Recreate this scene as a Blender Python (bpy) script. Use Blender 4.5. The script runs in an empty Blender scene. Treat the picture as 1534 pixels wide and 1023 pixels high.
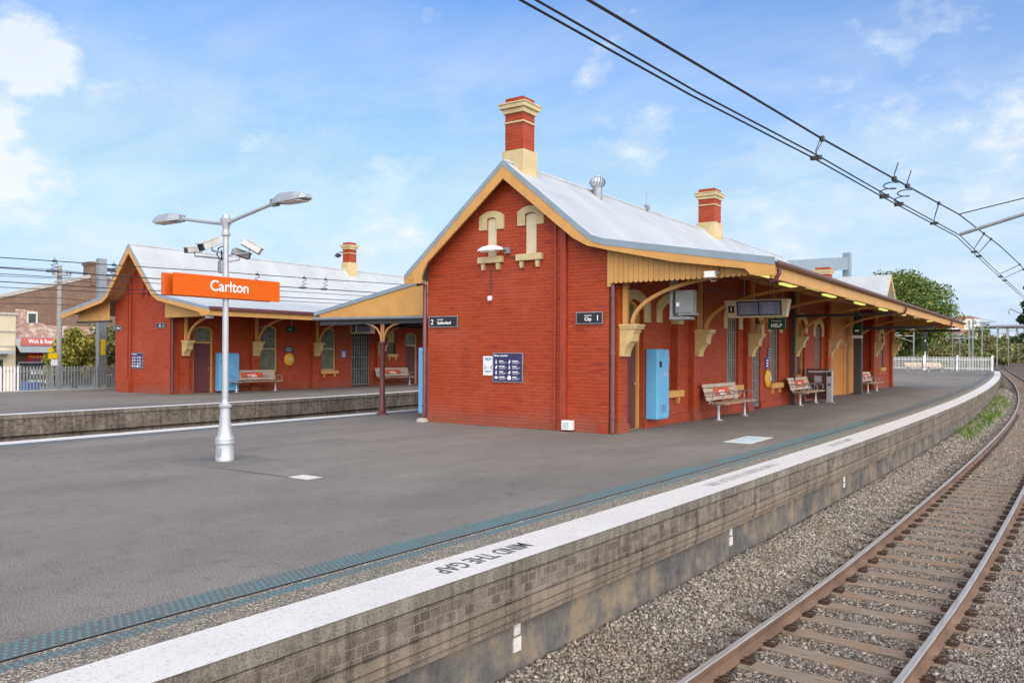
import bpy, bmesh, math, random
import numpy as np
from mathutils import Vector, Matrix
from mathutils.geometry import tessellate_polygon
random.seed(7); rng = np.random.default_rng(11)
SC = bpy.context.scene
COL = SC.collection
V = Vector
PI = math.pi

# ------------------------------------------------------------------ camera
FPX, ROLL, CY, YAW = 1201.06, .0049, 530.16, .6057
cs, sn = math.cos(YAW), math.sin(YAW)
RGT = V((cs, sn, 0)); FWD = V((-sn, cs, 0)); UP = V((0, 0, 1))
HC = 1.7
CAM = V((8.053, -15.268, HC))
cam = bpy.data.objects.new('camera', bpy.data.cameras.new('camera')); COL.objects.link(cam)
cam.data.sensor_width = 36; cam.data.lens = FPX/1534*36
cam.data.shift_y = (CY-511.5)/1534
cam.data.clip_start = .1; cam.data.clip_end = 6000
r_ = RGT*math.cos(ROLL)+UP*math.sin(ROLL); u_ = UP*math.cos(ROLL)-RGT*math.sin(ROLL); b_ = -FWD
m = Matrix((r_, u_, b_)).transposed().to_4x4(); m.translation = CAM
cam.matrix_world = m; SC.camera = cam

def ray(x, y):
    dx, dy = x-767, y-CY
    a = math.cos(ROLL)*dx+math.sin(ROLL)*dy; b = -math.sin(ROLL)*dx+math.cos(ROLL)*dy
    return FWD+RGT*(a/FPX)+UP*(-b/FPX)
def at(x, y, d):                      # a place seen towards (x, y) at d metres ahead
    return CAM+ray(x, y)*d
def project(P):                       # numpy: is a point inside the picture
    d = P-np.array(CAM); D = d@np.array(FWD); X = d@np.array(RGT); Z = d[:, 2]
    D = np.where(D < .3, np.nan, D)
    return 767+FPX*X/D, CY-FPX*Z/D, D

# ------------------------------------------------------------------ materials
def lin(h):
    h = h.lstrip('#'); c = [int(h[i:i+2], 16)/255 for i in (0, 2, 4)]
    return tuple(x/12.92 if x <= .04045 else ((x+.055)/1.055)**2.4 for x in c)
class NT:
    def __init__(s, name):
        s.m = bpy.data.materials.new(name); s.m.use_nodes = True
        s.t = s.m.node_tree; s.n = s.t.nodes; s.l = s.t.links
        s.b = s.n['Principled BSDF']; s.out = s.n['Material Output']
        s.pos = s.n.new('ShaderNodeNewGeometry')
    def N(s, ty, ins=None, **kw):
        n = s.n.new('ShaderNode'+ty)
        for k, v in kw.items(): setattr(n, k, v)
        for k, v in (ins or {}).items(): s.set(n.inputs[k], v)
        return n
    def set(s, sock, v):
        if isinstance(v, bpy.types.NodeSocket): s.l.new(v, sock)
        elif isinstance(v, tuple) and len(v) == 3 and sock.type == 'RGBA': sock.default_value = (*v, 1)
        else: sock.default_value = v
    def P(s, scale=(1, 1, 1), rot=(0, 0, 0)):
        return s.N('Mapping', {'Vector': s.pos.outputs['Position'], 'Scale': scale, 'Rotation': rot}).outputs[0]
    def noise(s, sc, det=4, vec=None, rough=.55, dist=0):
        return s.N('TexNoise', {'Vector': vec or s.pos.outputs['Position'], 'Scale': sc, 'Detail': det, 'Roughness': rough, 'Distortion': dist}).outputs['Fac']
    def ramp(s, f, stops, interp='LINEAR'):
        r = s.N('ValToRGB', {'Fac': f}); e = r.color_ramp.elements; r.color_ramp.interpolation = interp
        while len(e) < len(stops): e.new(.5)
        for k, (p, c) in enumerate(stops):
            e[k].position = p; e[k].color = (c, c, c, 1) if not isinstance(c, tuple) else (*c, 1)
        return r.outputs['Color']
    def mix(s, f, a, b, mode='MIX'):
        n = s.N('Mix', data_type='RGBA', blend_type=mode)
        s.set(n.inputs[0], f); s.set(n.inputs[6], a); s.set(n.inputs[7], b)
        return n.outputs[2]
    def math(s, op, a, b=0.0):
        n = s.N('Math', operation=op); s.set(n.inputs[0], a); s.set(n.inputs[1], b); return n.outputs[0]
    def bump(s, h, strength=.4, dist=.01, normal=None):
        n = s.N('Bump', {'Height': h, 'Strength': strength, 'Distance': dist})
        if normal: s.l.new(normal, n.inputs['Normal'])
        return n.outputs[0]
    def wallvec(s, sx=1, sz=1):          # runs along any axis-aligned wall, up in v
        sp = s.N('SeparateXYZ', {'Vector': s.pos.outputs['Position']})
        a = s.math('ADD', sp.outputs[0], sp.outputs[1])
        cb = s.N('CombineXYZ', {'X': s.math('MULTIPLY', a, sx), 'Y': s.math('MULTIPLY', sp.outputs[2], sz)})
        return cb.outputs[0]
    def done(s, col, rough=.6, normal=None, metal=0.0, spec=.5):
        s.set(s.b.inputs['Base Color'], col); s.set(s.b.inputs['Roughness'], rough); s.set(s.b.inputs['Metallic'], metal)
        s.b.inputs['Specular IOR Level'].default_value = spec
        if normal: s.l.new(normal, s.b.inputs['Normal'])
        return s.m

def paint(name, c, rough=.5, var=.12, sc=6, dirt=.0, bump=.15, metal=0.0, spec=.4):
    t = NT(name)
    f = t.noise(sc, 5); g = t.noise(sc*9, 3)
    lo = tuple(x*(1-var) for x in c); hi = tuple(min(1, x*(1+var)) for x in c)
    col = t.ramp(f, [(.3, lo), (.7, hi)])
    if dirt:
        d = t.ramp(t.noise(2.2, 6, t.P((1, 1, .35)), .7), [(.45, 0.), (.75, dirt)])
        col = t.mix(d, col, (.09, .075, .06))
    return t.done(col, rough, t.bump(g, bump, .004), metal, spec)
def lit(name, c, strength):
    t = NT(name); t.b.inputs['Emission Color'].default_value = (*c, 1); t.b.inputs['Emission Strength'].default_value = strength
    return t.done(c, .5)

def brick_paint(name, c, dark, light, bw=.23, bh=.076):
    t = NT(name); wv = t.wallvec()
    br = t.N('TexBrick', {'Vector': wv, 'Color1': (1, 1, 1), 'Color2': (.72, .72, .72), 'Mortar': (0, 0, 0), 'Scale': 1.0,
                          'Mortar Size': .006, 'Mortar Smooth': .6, 'Bias': 0.0, 'Brick Width': bw, 'Row Height': bh})
    wob = t.noise(7, 4)
    streak = t.noise(1.0, 4, t.wallvec(2.4, 13.15))
    big = t.noise(.55, 4)
    col = t.ramp(streak, [(.32, dark), (.5, c), (.64, c), (.74, light)])
    col = t.mix(t.ramp(big, [(.35, 0.), (.7, .5)]), col, tuple(x*.84 for x in c))
    col = t.mix(t.ramp(t.noise(1.0, 6, t.wallvec(.5, .8), .7), [(.50, 0.), (.66, .5)]), col, (.40, .085, .04))
    col = t.mix(t.ramp(t.noise(1.0, 6, t.wallvec(1.6, .35), .72), [(.57, 0.), (.74, .45)]), col, (.17, .03, .017))
    gr = t.N('SeparateXYZ', {'Vector': t.pos.outputs['Position']}).outputs[2]
    gm = t.math('SUBTRACT', t.math('ADD', .30, t.math('MULTIPLY', t.noise(3.5, 5), .5)), gr)
    col = t.mix(t.ramp(gm, [(.12, 0.), (.42, .45)]), col, (.20, .095, .065))
    col = t.mix(t.math('MULTIPLY', t.math('SUBTRACT', 1.0, br.outputs['Fac']), 0.0), col, dark)
    # pale scuffs and flaked paint
    fl = t.ramp(t.noise(1.0, 6, t.wallvec(3, 26), .75), [(.60, 0.), (.70, .55)])
    col = t.mix(fl, col, (.50, .135, .07))
    dl = t.ramp(t.noise(1.0, 5, t.wallvec(2.2, 30), .7), [(.56, 0.), (.66, .55)])
    col = t.mix(dl, col, (.19, .022, .012))
    h = t.math('SUBTRACT', 1.0, br.outputs['Fac'])
    h = t.math('ADD', h, t.math('MULTIPLY', wob, .7))
    h = t.math('ADD', h, t.math('MULTIPLY', t.noise(60, 3), .25))
    col = t.mix(t.math('MULTIPLY', br.outputs['Fac'], .35), col, dark)
    return t.done(col, .55, t.bump(h, .75, .012), spec=.35)

M = {}
RED = (.365, .051, .0115)
M['red'] = brick_paint('painted red brick', RED, (.235, .028, .012), (.43, .09, .030))
M['redtrim'] = paint('red trim paint', (.30, .042, .016), .5, .15, 4, .1)
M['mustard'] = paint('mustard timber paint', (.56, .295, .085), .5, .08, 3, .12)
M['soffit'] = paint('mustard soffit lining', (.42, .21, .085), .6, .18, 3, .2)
M['cream'] = paint('cream paint', (.53, .425, .225), .6, .12, 4, .25)
M['pale'] = paint('pale cream paint', (.58, .52, .35), .55, .06, 4, .05)
M['orange'] = paint('orange timber doors', (.50, .205, .05), .55, .1, 2, .15)
M['maroon'] = paint('maroon paint', (.115, .034, .04), .42, .15, 5, .1)
M['gutter'] = paint('brown gutter paint', (.13, .06, .045), .4, .12, 4, .1)
M['purple'] = paint('maroon downpipe paint', (.15, .055, .06), .35, .12, 5, .05)
M['white'] = paint('white painted metal', (.74, .75, .76), .4, .04, 5, .08)
M['housing'] = paint('off white camera housing', (.50, .51, .50), .5, .08, 8, .15)
M['silver'] = paint('silver painted steel', (.40, .42, .45), .35, .06, 6, .08, metal=.25)
M['galv'] = paint('galvanised steel', (.27, .29, .31), .45, .15, 8, .1, metal=.35)
M['flash'] = paint('grey flashing', (.23, .29, .34), .45, .08, 3, .05)
M['black'] = paint('black plastic', (.02, .021, .023), .4, .1, 5)
M['dark'] = paint('dark grey steel', (.05, .052, .058), .5, .15, 5, .1)
M['grey'] = paint('mid grey plastic', (.24, .25, .26), .5, .1, 5)
M['blue'] = paint('light blue cabinet paint', (.125, .40, .66), .4, .05, 2, .12)
M['navy'] = paint('navy board', (.035, .035, .11), .4, .08, 3)
M['signblack'] = paint('black sign face', (.022, .024, .028), .35, .05, 3)
M['signgreen'] = paint('dark green sign', (.004, .06, .035), .35, .05, 3)
M['signorange'] = paint('orange sign face', (.60, .10, .006), .5, .03, 2, spec=.15)
M['signorangedark'] = paint('orange sign edge', (.55, .09, .01), .4, .03, 2)
M['letter'] = paint('white lettering', (.86, .86, .86), .4, .0, 2, bump=.0)
M['letterdim'] = paint('grey lettering', (.42, .43, .48), .5, .0, 2, bump=.0)
M['greytext'] = paint('dark grey stencil paint', (.12, .12, .12), .7, .3, 20)
M['palestencil'] = paint('faded grey stencil paint', (.42, .42, .42), .7, .35, 20)
M['lettergold'] = paint('gold lettering', (.80, .45, .05), .4, .0, 2, bump=.0)
M['yellow'] = paint('yellow plastic', (.72, .36, .03), .4, .1, 6, .1)
M['signyellow'] = paint('yellow road sign', (.75, .48, .01), .4, .03, 2)
M['shopred'] = paint('red shop sign', (.38, .012, .015), .4, .06, 2)
M['shoppink'] = paint('faded red shop fascia', (.52, .13, .12), .5, .1, 2, .15)
M['binblue'] = paint('blue bin plastic', (.04, .18, .55), .4, .05, 2)
M['adred'] = paint('orange red advert panel', (.62, .085, .02), .4, .08, 5)
M['slat'] = paint('weathered bench timber', (.40, .27, .18), .6, .2, 9, .1)
M['slatpale'] = paint('pale bench back', (.50, .40, .32), .6, .18, 9, .1)
M['console'] = paint('mustard cream plaster', (.55, .40, .18), .6, .12, 5, .2)
M['screen'] = paint('display screen', (.17, .20, .31), .15, .05, 2, bump=.0)
M['rust'] = None
t = NT('window glass'); gl = t.noise(3, 3)
M['glass'] = t.done(t.ramp(gl, [(.3, (.035, .042, .042)), (.7, (.10, .115, .10))]), .08, spec=.8)
t = NT('green frosted glass')
M['frost'] = t.done(t.ramp(t.noise(4, 3), [(.3, (.10, .115, .08)), (.7, (.17, .18, .13))]), .25, spec=.6)
M['tube'] = lit('lit fluorescent diffuser', (.80, .86, .22), .42)
M['lens'] = paint('pale lamp diffuser', (.78, .77, .70), .3, .03, 3)
# roof sheets: corrugations run down the slope
def corrugated(name, c, axis=1):
    t = NT(name); sp = t.N('SeparateXYZ', {'Vector': t.pos.outputs['Position']})
    w = t.math('SINE', t.math('MULTIPLY', sp.outputs[axis], 2*PI/.076))
    patch = t.ramp(t.noise(.9, 5), [(.35, tuple(x*.90 for x in c)), (.65, c)])
    st = t.ramp(t.noise(1.0, 5, t.P((2.5, 9, 2.5)), .7), [(.60, 0.), (.85, .35)])
    col = t.mix(st, patch, (.42, .43, .42))
    cb = t.N('CombineXYZ', {'X': sp.outputs[axis], 'Y': sp.outputs[1-axis]}).outputs[0]
    br = t.N('TexBrick', {'Vector': cb, 'Color1': (.93, .93, .93), 'Color2': (1.05, 1.05, 1.05), 'Mortar': (.62, .64, .66), 'Scale': 1.0, 'Mortar Size': .007, 'Mortar Smooth': .5, 'Brick Width': .762, 'Row Height': 1.75}, offset=0.0)
    col = t.mix(.8, col, br.outputs['Color'], 'MULTIPLY')
    col = t.mix(t.ramp(t.noise(14, 2), [(.70, 0.), (.74, .45)]), col, (.28, .29, .29))
    return t.done(col, .45, t.bump(w, .35, .008), metal=.1)
M['roof'] = corrugated('white corrugated roof', (.47, .50, .515))
M['roofx'] = corrugated('white corrugated cross roof', (.47, .50, .515), 0)
# asphalt
t = NT('platform asphalt')
f1 = t.noise(75, 6, None, .75); f2 = t.noise(.7, 5, t.P((1, .55, 1)), .65); f3 = t.noise(60, 3)
col = t.ramp(f1, [(.34, (.055, .050, .044)), (.5, (.185, .170, .152)), (.66, (.42, .39, .35))])
col = t.mix(t.ramp(f2, [(.38, .0), (.66, .6)]), col, t.ramp(f1, [(.34, (.05, .046, .041)), (.5, (.125, .115, .103)), (.66, (.27, .25, .225))]))
tr = t.ramp(t.noise(1.0, 4, t.P((2.4, .12, 1), (0, 0, .2)), .6), [(.55, 0.), (.75, .28)])
col = t.mix(tr, col, (.25, .235, .215))
st = t.ramp(t.noise(.23, 5, t.P((1.6, .8, 1), (0, 0, .5)), .6), [(.46, 0.), (.60, .35)])
col = t.mix(st, col, (.105, .098, .088))
sm = t.ramp(t.noise(4.5, 6, None, .72), [(.54, 0.), (.68, .45)])
col = t.mix(sm, col, (.085, .079, .071))
ck = t.N('TexVoronoi', {'Vector': t.P((.33, .21, 1)), 'Scale': 1.0}, feature='DISTANCE_TO_EDGE')
ckf = t.ramp(t.math('ADD', ck.outputs['Distance'], t.math('MULTIPLY', t.noise(2.3, 6, None, .7), .05)), [(.0262, .6), (.0285, 0.)])
col = t.mix(t.math('MULTIPLY', ckf, t.ramp(t.noise(.35, 3), [(.5, 0.), (.6, .7)])), col, (.05, .047, .043))
sp_ = t.ramp(t.noise(38, 1), [(.80, 0.), (.83, .5)])
col = t.mix(sp_, col, (.33, .32, .30))
M['asphalt'] = t.done(col, .85, t.bump(t.math('ADD', f1, f3), .5, .004), spec=.25)
t = NT('patched concrete')
f1 = t.noise(220, 2); f2 = t.noise(3, 4)
M['patch'] = t.done(t.mix(f2, t.ramp(f1, [(.3, (.115, .11, .10)), (.7, (.20, .19, .175))]), (.14, .135, .125)), .85, t.bump(f1, .4, .003), spec=.2)
# exposed aggregate strip
t = NT('exposed aggregate concrete')
f1 = t.N('TexVoronoi', {'Vector': t.pos.outputs['Position'], 'Scale': 95.0, 'Randomness': 1.0}); f2 = t.noise(2.2, 5)
c1 = t.ramp(t.N('SeparateColor', {'Color': f1.outputs['Color']}).outputs[0], [(.1, (.075, .07, .06)), (.5, (.17, .155, .13)), (.78, (.27, .24, .19)), (.92, (.52, .46, .36))])
M['agg'] = t.done(t.mix(t.ramp(f2, [(.4, 0.), (.75, .6)]), c1, t.mix(f2, (.10, .09, .075), (.2, .185, .16))), .9, t.bump(f1.outputs['Distance'], .6, .006), spec=.2)
# white line
t = NT('white edge paint')
sp_ = t.ramp(t.noise(30, 6, None, .8), [(.55, 0.), (.62, .6)]); f2 = t.noise(1.6, 6, None, .7)
col = t.mix(t.ramp(f2, [(.45, 0.), (.75, .35)]), (.62, .605, .575), (.44, .425, .395))
col = t.mix(sp_, col, (.20, .19, .175))
col = t.mix(t.ramp(t.noise(11, 7, t.P((1, .5, 1)), .8), [(.55, 0.), (.68, .35)]), col, (.30, .29, .27))
M['line'] = t.done(col, .6, t.bump(t.noise(120, 3), .35, .003))
# tactile
t = NT('worn blue tactile paving')
w = t.ramp(t.noise(1.1, 5, None, .65), [(.40, 0.), (.62, .85)])
col = t.mix(w, (.05, .15, .17), (.105, .115, .11))
M['tact'] = t.done(t.mix(t.ramp(t.noise(40, 3), [(.45, 0.), (.7, .5)]), col, (.14, .15, .15)), .6, t.bump(t.noise(60, 2), .3, .004))
t = NT('blue tactile base')
w = t.ramp(t.noise(.9, 5, None, .65), [(.38, .1), (.6, .9)])
M['tactbase'] = t.done(t.mix(w, (.085, .118, .122), (.118, .112, .105)), .75, t.bump(t.noise(90, 2), .3, .004))
# coping + old platform brick + render
def stained(name, stops, streak=.5, bh=None, bw=.23, big=1.2, mortar=(.26, .24, .21), moss=.25, bstr=.6):
    t = NT(name); wv = t.wallvec()
    f1 = t.noise(70, 4, None, .7)
    f2 = t.noise(big, 6, t.P((1, 1, 1.0)), .68)
    fs = t.noise(1.0, 5, t.wallvec(9, .7), .65)
    k = t.math('ADD', t.math('MULTIPLY', f1, .45), t.math('MULTIPLY', t.math('ADD', f2, fs), .36))
    h = f1
    col = t.ramp(k, stops)
    if bh:
        br = t.N('TexBrick', {'Vector': wv, 'Color1': (.62, .61, .60), 'Color2': (1.5, 1.43, 1.36), 'Mortar': (1, 1, 1), 'Scale': 1.0,
                              'Mortar Size': .006, 'Mortar Smooth': .3, 'Brick Width': bw, 'Row Height': bh})
        col = t.mix(.7, col, br.outputs['Color'], 'MULTIPLY')
        mm = t.math('MULTIPLY', br.outputs['Fac'], t.ramp(t.noise(5, 4), [(.36, .12), (.60, .55)]))
        col = t.mix(mm, col, mortar)
        h = t.math('SUBTRACT', f1, t.math('MULTIPLY', br.outputs['Fac'], .9))
    dk = t.ramp(t.noise(1.0, 5, t.wallvec(5.5, .45), .7), [(.52, 0.), (.70, streak)])
    col = t.mix(dk, col, (.022, .020, .019))
    ms = t.ramp(t.noise(2.7, 6, None, .75), [(.60, 0.), (.76, moss)])
    col = t.mix(ms, col, (.105, .105, .045))
    return t.done(col, .92, t.bump(h, bstr, .012), spec=.2)
M['coping'] = stained('weathered coping concrete', [(.38, (.026, .023, .019)), (.47, (.075, .066, .055)), (.56, (.138, .124, .105)), (.70, (.28, .26, .225))], .35, moss=.35)
M['pbrick'] = stained('weathered platform brick', [(.38, (.018, .016, .014)), (.47, (.066, .056, .047)), (.56, (.13, .112, .094)), (.70, (.24, .215, .185))], .6, .076, .115, moss=.2)
M['pledge'] = stained('stained corbel course', [(.38, (.025, .022, .019)), (.47, (.085, .073, .062)), (.56, (.165, .138, .112)), (.70, (.27, .22, .17))], .45, moss=.15)
t = NT('stained render')
f1 = t.noise(1.0, 7, t.wallvec(1.1, 1.5), .72, .1); f2 = t.noise(1.0, 7, t.wallvec(3.1, 1.0), .75); f3 = t.noise(80, 4, None, .7)
k = t.math('ADD', t.math('MULTIPLY', f1, .62), t.math('MULTIPLY', f2, .38))
col = t.ramp(k, [(.36, (.06, .059, .062)), (.45, (.115, .111, .108)), (.51, (.175, .16, .143)), (.56, (.27, .215, .15)), (.66, (.35, .27, .18))])
col = t.mix(t.math('MULTIPLY', f3, .45), col, (.06, .055, .05))
vr = t.N('TexVoronoi', {'Vector': t.wallvec(.8, 1.3), 'Scale': 1.6}, feature='DISTANCE_TO_EDGE')
ck = t.ramp(t.math('ADD', vr.outputs['Distance'], t.math('MULTIPLY', t.noise(6, 4), .10)), [(.010, .45), (.018, 0.)])
col = t.mix(ck, col, (.03, .028, .025))
dk = t.ramp(t.noise(1.0, 6, t.wallvec(6, .6), .75), [(.58, 0.), (.74, .5)])
col = t.mix(dk, col, (.06, .056, .052))
M['render'] = t.done(col, .92, t.bump(t.math('ADD', f3, f1), .5, .012), spec=.2)
# ballast
t = NT('ballast stone'); ri = t.pos.outputs['Random Per Island']
col = t.ramp(ri, [(0, (.07, .067, .062)), (.3, (.15, .141, .128)), (.6, (.225, .207, .182)), (.85, (.29, .255, .21)), (1, (.42, .385, .335))])
br_ = t.ramp(t.noise(.8, 4), [(.46, 0.), (.72, .3)])
M['stone'] = t.done(t.mix(br_, col, (.21, .13, .075)), .9, t.bump(t.noise(90, 3), .4, .006), spec=.25)
t = NT('ballast bed')
vo = t.N('TexVoronoi', {'Vector': t.pos.outputs['Position'], 'Scale': 22.0}); sc_ = t.N('SeparateColor', {'Color': vo.outputs['Color']}).outputs[0]
col = t.ramp(sc_, [(0, (.035, .033, .03)), (.4, (.10, .09, .08)), (.75, (.19, .165, .135)), (1, (.30, .26, .21))])
col = t.mix(t.ramp(vo.outputs['Distance'], [(.3, 0.), (.75, .85)]), col, (.02, .018, .016))
M['bed'] = t.done(t.mix(t.ramp(t.noise(.7, 4), [(.4, 0.), (.7, .4)]), col, (.17, .105, .06)), .95, t.bump(vo.outputs['Distance'], -.9, .03), spec=.2)
t = NT('sleeper timber')
ri = t.pos.outputs['Random Per Island']
g_ = t.noise(1.0, 5, t.P((3.0, 60, 60)), .6)
col = t.ramp(g_, [(.3, (.10, .083, .066)), (.5, (.22, .18, .142)), (.72, (.34, .29, .235))])
col = t.mix(t.ramp(t.noise(2.2, 4), [(.46, 0.), (.66, .55)]), col, (.27, .15, .085))
M['sleeper'] = t.done(t.mix(t.math('MULTIPLY', ri, .3), col, (.13, .11, .09)), .9, t.bump(g_, .6, .008), spec=.2)
t = NT('rusty rail steel'); g_ = t.math('ADD', t.math('MULTIPLY', t.noise(1.6, 4), .75), t.math('MULTIPLY', t.noise(70, 2), .25))
M['rust'] = t.done(t.ramp(g_, [(.3, (.095, .06, .042)), (.6, (.18, .118, .085)), (.8, (.26, .18, .135))]), .8, spec=.2)
t = NT('polished rail head'); g_ = t.noise(1.0, 3, t.P((40, 1.5, 1)))
M['railtop'] = t.done(t.ramp(g_, [(.3, (.30, .28, .255)), (.7, (.46, .44, .41))]), .45, metal=.35)
t = NT('earth and dry grass'); f1 = t.noise(.09, 6); f2 = t.noise(8, 4)
col = t.ramp(f1, [(.35, (.05, .07, .022)), (.5, (.10, .105, .045)), (.65, (.19, .15, .09))])
M['earth'] = t.done(t.mix(t.math('MULTIPLY', f2, .4), col, (.05, .045, .03)), .95, spec=.1)
def leafmat(name, stops):
    t = NT(name); ri = t.pos.outputs['Random Per Island']
    big = t.noise(.6, 3)
    k = t.math('ADD', t.math('MULTIPLY', ri, .6), t.math('MULTIPLY', big, .45))
    t.b.inputs['Subsurface Weight'].default_value = 0
    return t.done(t.ramp(k, stops), .55, spec=.3)
M['leaf'] = leafmat('broad green leaves', [(.1, (.03, .06, .014)), (.45, (.082, .135, .026)), (.75, (.15, .195, .04)), (.95, (.28, .25, .075))])
M['leafyellow'] = leafmat('yellowing leaves', [(.1, (.09, .115, .02)), (.4, (.20, .21, .035)), (.75, (.33, .29, .05)), (.95, (.52, .27, .04))])
M['leafolive'] = leafmat('olive scrub leaves', [(.1, (.05, .065, .022)), (.45, (.13, .14, .045)), (.75, (.22, .19, .075)), (.95, (.32, .25, .12))])
M['leafdark'] = leafmat('dark conifer leaves', [(.1, (.014, .03, .012)), (.5, (.035, .065, .022)), (.9, (.075, .11, .04))])
M['weed'] = leafmat('weed blades', [(.1, (.06, .13, .02)), (.5, (.12, .22, .03)), (.9, (.22, .30, .07))])
M['bark'] = paint('bark', (.14, .105, .075), .9, .3, 12, .2, .6)
M['pole'] = paint('grey weathered timber pole', (.30, .285, .26), .85, .15, 10, .2, .4)
t = NT('old brown brick'); wv = t.wallvec()
br = t.N('TexBrick', {'Vector': wv, 'Color1': (.165, .10, .068), 'Color2': (.23, .14, .095), 'Mortar': (.25, .20, .16), 'Scale': 1.0, 'Mortar Size': .008, 'Brick Width': .24, 'Row Height': .086})
M['oldbrick'] = t.done(t.mix(t.ramp(t.noise(1.2, 5), [(.4, 0.), (.7, .5)]), br.outputs['Color'], (.12, .085, .07)), .9, t.bump(br.outputs['Fac'], -.4, .01), spec=.2)
t = NT('faded painted lettering wall')
br = t.N('TexBrick', {'Vector': t.wallvec(), 'Color1': (.33, .17, .13), 'Color2': (.37, .21, .17), 'Mortar': (.5, .4, .36), 'Scale': 1.0, 'Mortar Size': .008, 'Brick Width': .24, 'Row Height': .086})
pk = t.ramp(t.noise(1.0, 4, t.wallvec(2.6, 4.0), .7), [(.49, 0.), (.58, .7)])
M['mural'] = t.done(t.mix(pk, br.outputs['Color'], (.66, .60, .52)), .9, spec=.2)
M['shopcream'] = paint('cream rendered wall', (.60, .53, .38), .8, .08, 1.5, .12)
M['tin'] = paint('grey tin awning', (.36, .41, .43), .5, .1, 2, .1, metal=.2)
M['dimroom'] = paint('dim shop interior', (.035, .035, .035), .8, .5, 3)
M['teal'] = paint('grey green shop tiles', (.20, .27, .25), .5, .1, 4)
M['concrete'] = paint('pale concrete', (.42, .40, .36), .85, .12, 6, .2)
M['roofred'] = paint('terracotta roof', (.26, .11, .075), .8, .15, 6)
M['housewall'] = paint('pale house wall', (.62, .58, .52), .8, .08, 1)
M['road'] = paint('road asphalt', (.075, .075, .076), .9, .2, 20)
M['carred'] = paint('red car paint', (.40, .02, .02), .25, .04, 1, spec=.6)
M['tyre'] = paint('tyre rubber', (.02, .02, .02), .8)

# ------------------------------------------------------------------ mesh building
class MB:
    def __init__(s): s.v = []; s.f = []; s.mi = []; s.k = 0
    def add(s, vs, fs):
        o = len(s.v); s.v += [tuple(v) for v in vs]; s.f += [tuple(i+o for i in f) for f in fs]; s.mi += [s.k]*len(fs); return s
    def box(s, x0, x1, y0, y1, z0, z1):
        return s.add([(x, y, z) for z in (z0, z1) for y in (y0, y1) for x in (x0, x1)],
                     [(0, 2, 3, 1), (4, 5, 7, 6), (0, 1, 5, 4), (2, 6, 7, 3), (0, 4, 6, 2), (1, 3, 7, 5)])
    def obox(s, c, ax, ay, az):          # half-axis vectors
        c, ax, ay, az = V(c), V(ax), V(ay), V(az)
        return s.add([c+ax*i+ay*j+az*k for k in (-1, 1) for j in (-1, 1) for i in (-1, 1)],
                     [(0, 2, 3, 1), (4, 5, 7, 6), (0, 1, 5, 4), (2, 6, 7, 3), (0, 4, 6, 2), (1, 3, 7, 5)])
    def tube(s, pts, r, n=8, cap=True):
        pts = [V(p) for p in pts]; rs = r if isinstance(r, (list, tuple)) else [r]*len(pts)
        rings = []; prev = None
        for i, p in enumerate(pts):
            d = (pts[min(i+1, len(pts)-1)]-pts[max(i-1, 0)]).normalized()
            a = d.cross(V((0, 0, 1)))
            if a.length < .05: a = d.cross(V((0, 1, 0)))
            a.normalize()
            if prev is not None:
                a = (prev-d*prev.dot(d)).normalized()
            prev = a; b = d.cross(a)
            rings.append([p+(a*math.cos(2*PI*k/n)+b*math.sin(2*PI*k/n))*rs[i] for k in range(n)])
        vs = [v for rg in rings for v in rg]; fs = []
        for i in range(len(pts)-1):
            for k in range(n): fs.append((i*n+k, i*n+(k+1) % n, (i+1)*n+(k+1) % n, (i+1)*n+k))
        if cap: fs += [tuple(range(n))[::-1], tuple((len(pts)-1)*n+k for k in range(n))]
        return s.add(vs, fs)
    def lathe(s, prof, c=(0, 0, 0), n=20):   # prof: (r, z)
        c = V(c); vs = []; fs = []
        for r, z in prof:
            for k in range(n): vs.append(c+V((r*math.cos(2*PI*k/n), r*math.sin(2*PI*k/n), z)))
        for i in range(len(prof)-1):
            for k in range(n): fs.append((i*n+k, i*n+(k+1) % n, (i+1)*n+(k+1) % n, (i+1)*n+k))
        fs += [tuple(range(n))[::-1], tuple((len(prof)-1)*n+k for k in range(n))]
        return s.add(vs, fs)
    def poly(s, pts, ex, holes=()):      # flat polygon (3D points) with holes, pushed along ex
        ex = V(ex); loops = [[V(p) for p in pts]]+[[V(p) for p in h] for h in holes]
        tri = tessellate_polygon(loops); flat = [p for l in loops for p in l]; n = len(flat)
        vs = flat+[p+ex for p in flat]; fs = [tuple(t) for t in tri]+[tuple(i+n for i in reversed(t)) for t in tri]
        o = 0
        for l in loops:
            for k in range(len(l)):
                a, b = o+k, o+(k+1) % len(l); fs.append((a, b, b+n, a+n))
            o += len(l)
        return s.add(vs, fs)
    def strip(s, A, B):                  # quad strip between two polylines
        n = len(A); return s.add(list(A)+list(B), [(i, i+1, n+i+1, n+i) for i in range(n-1)])
    def mesh(s, name, mats, smooth=False):
        me = bpy.data.meshes.new(name); me.from_pydata([tuple(v) for v in s.v], [], s.f)
        for m in (mats if isinstance(mats, (list, tuple)) else [mats]): me.materials.append(m)
        bm = bmesh.new(); bm.from_mesh(me)
        if len(s.v) < 60000: bmesh.ops.recalc_face_normals(bm, faces=bm.faces[:])
        bm.to_mesh(me); bm.free()
        if any(s.mi):
            me.polygons.foreach_set('material_index', s.mi)
        if smooth: me.polygons.foreach_set('use_smooth', [True]*len(me.polygons))
        me.update(); return me
    def obj(s, name, mats, parent=None, bevel=0, smooth=False, label=None):
        me = s.mesh(name, mats, smooth)
        return link(name, me, parent, bevel, label, smooth)
WROOT = set()
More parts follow.
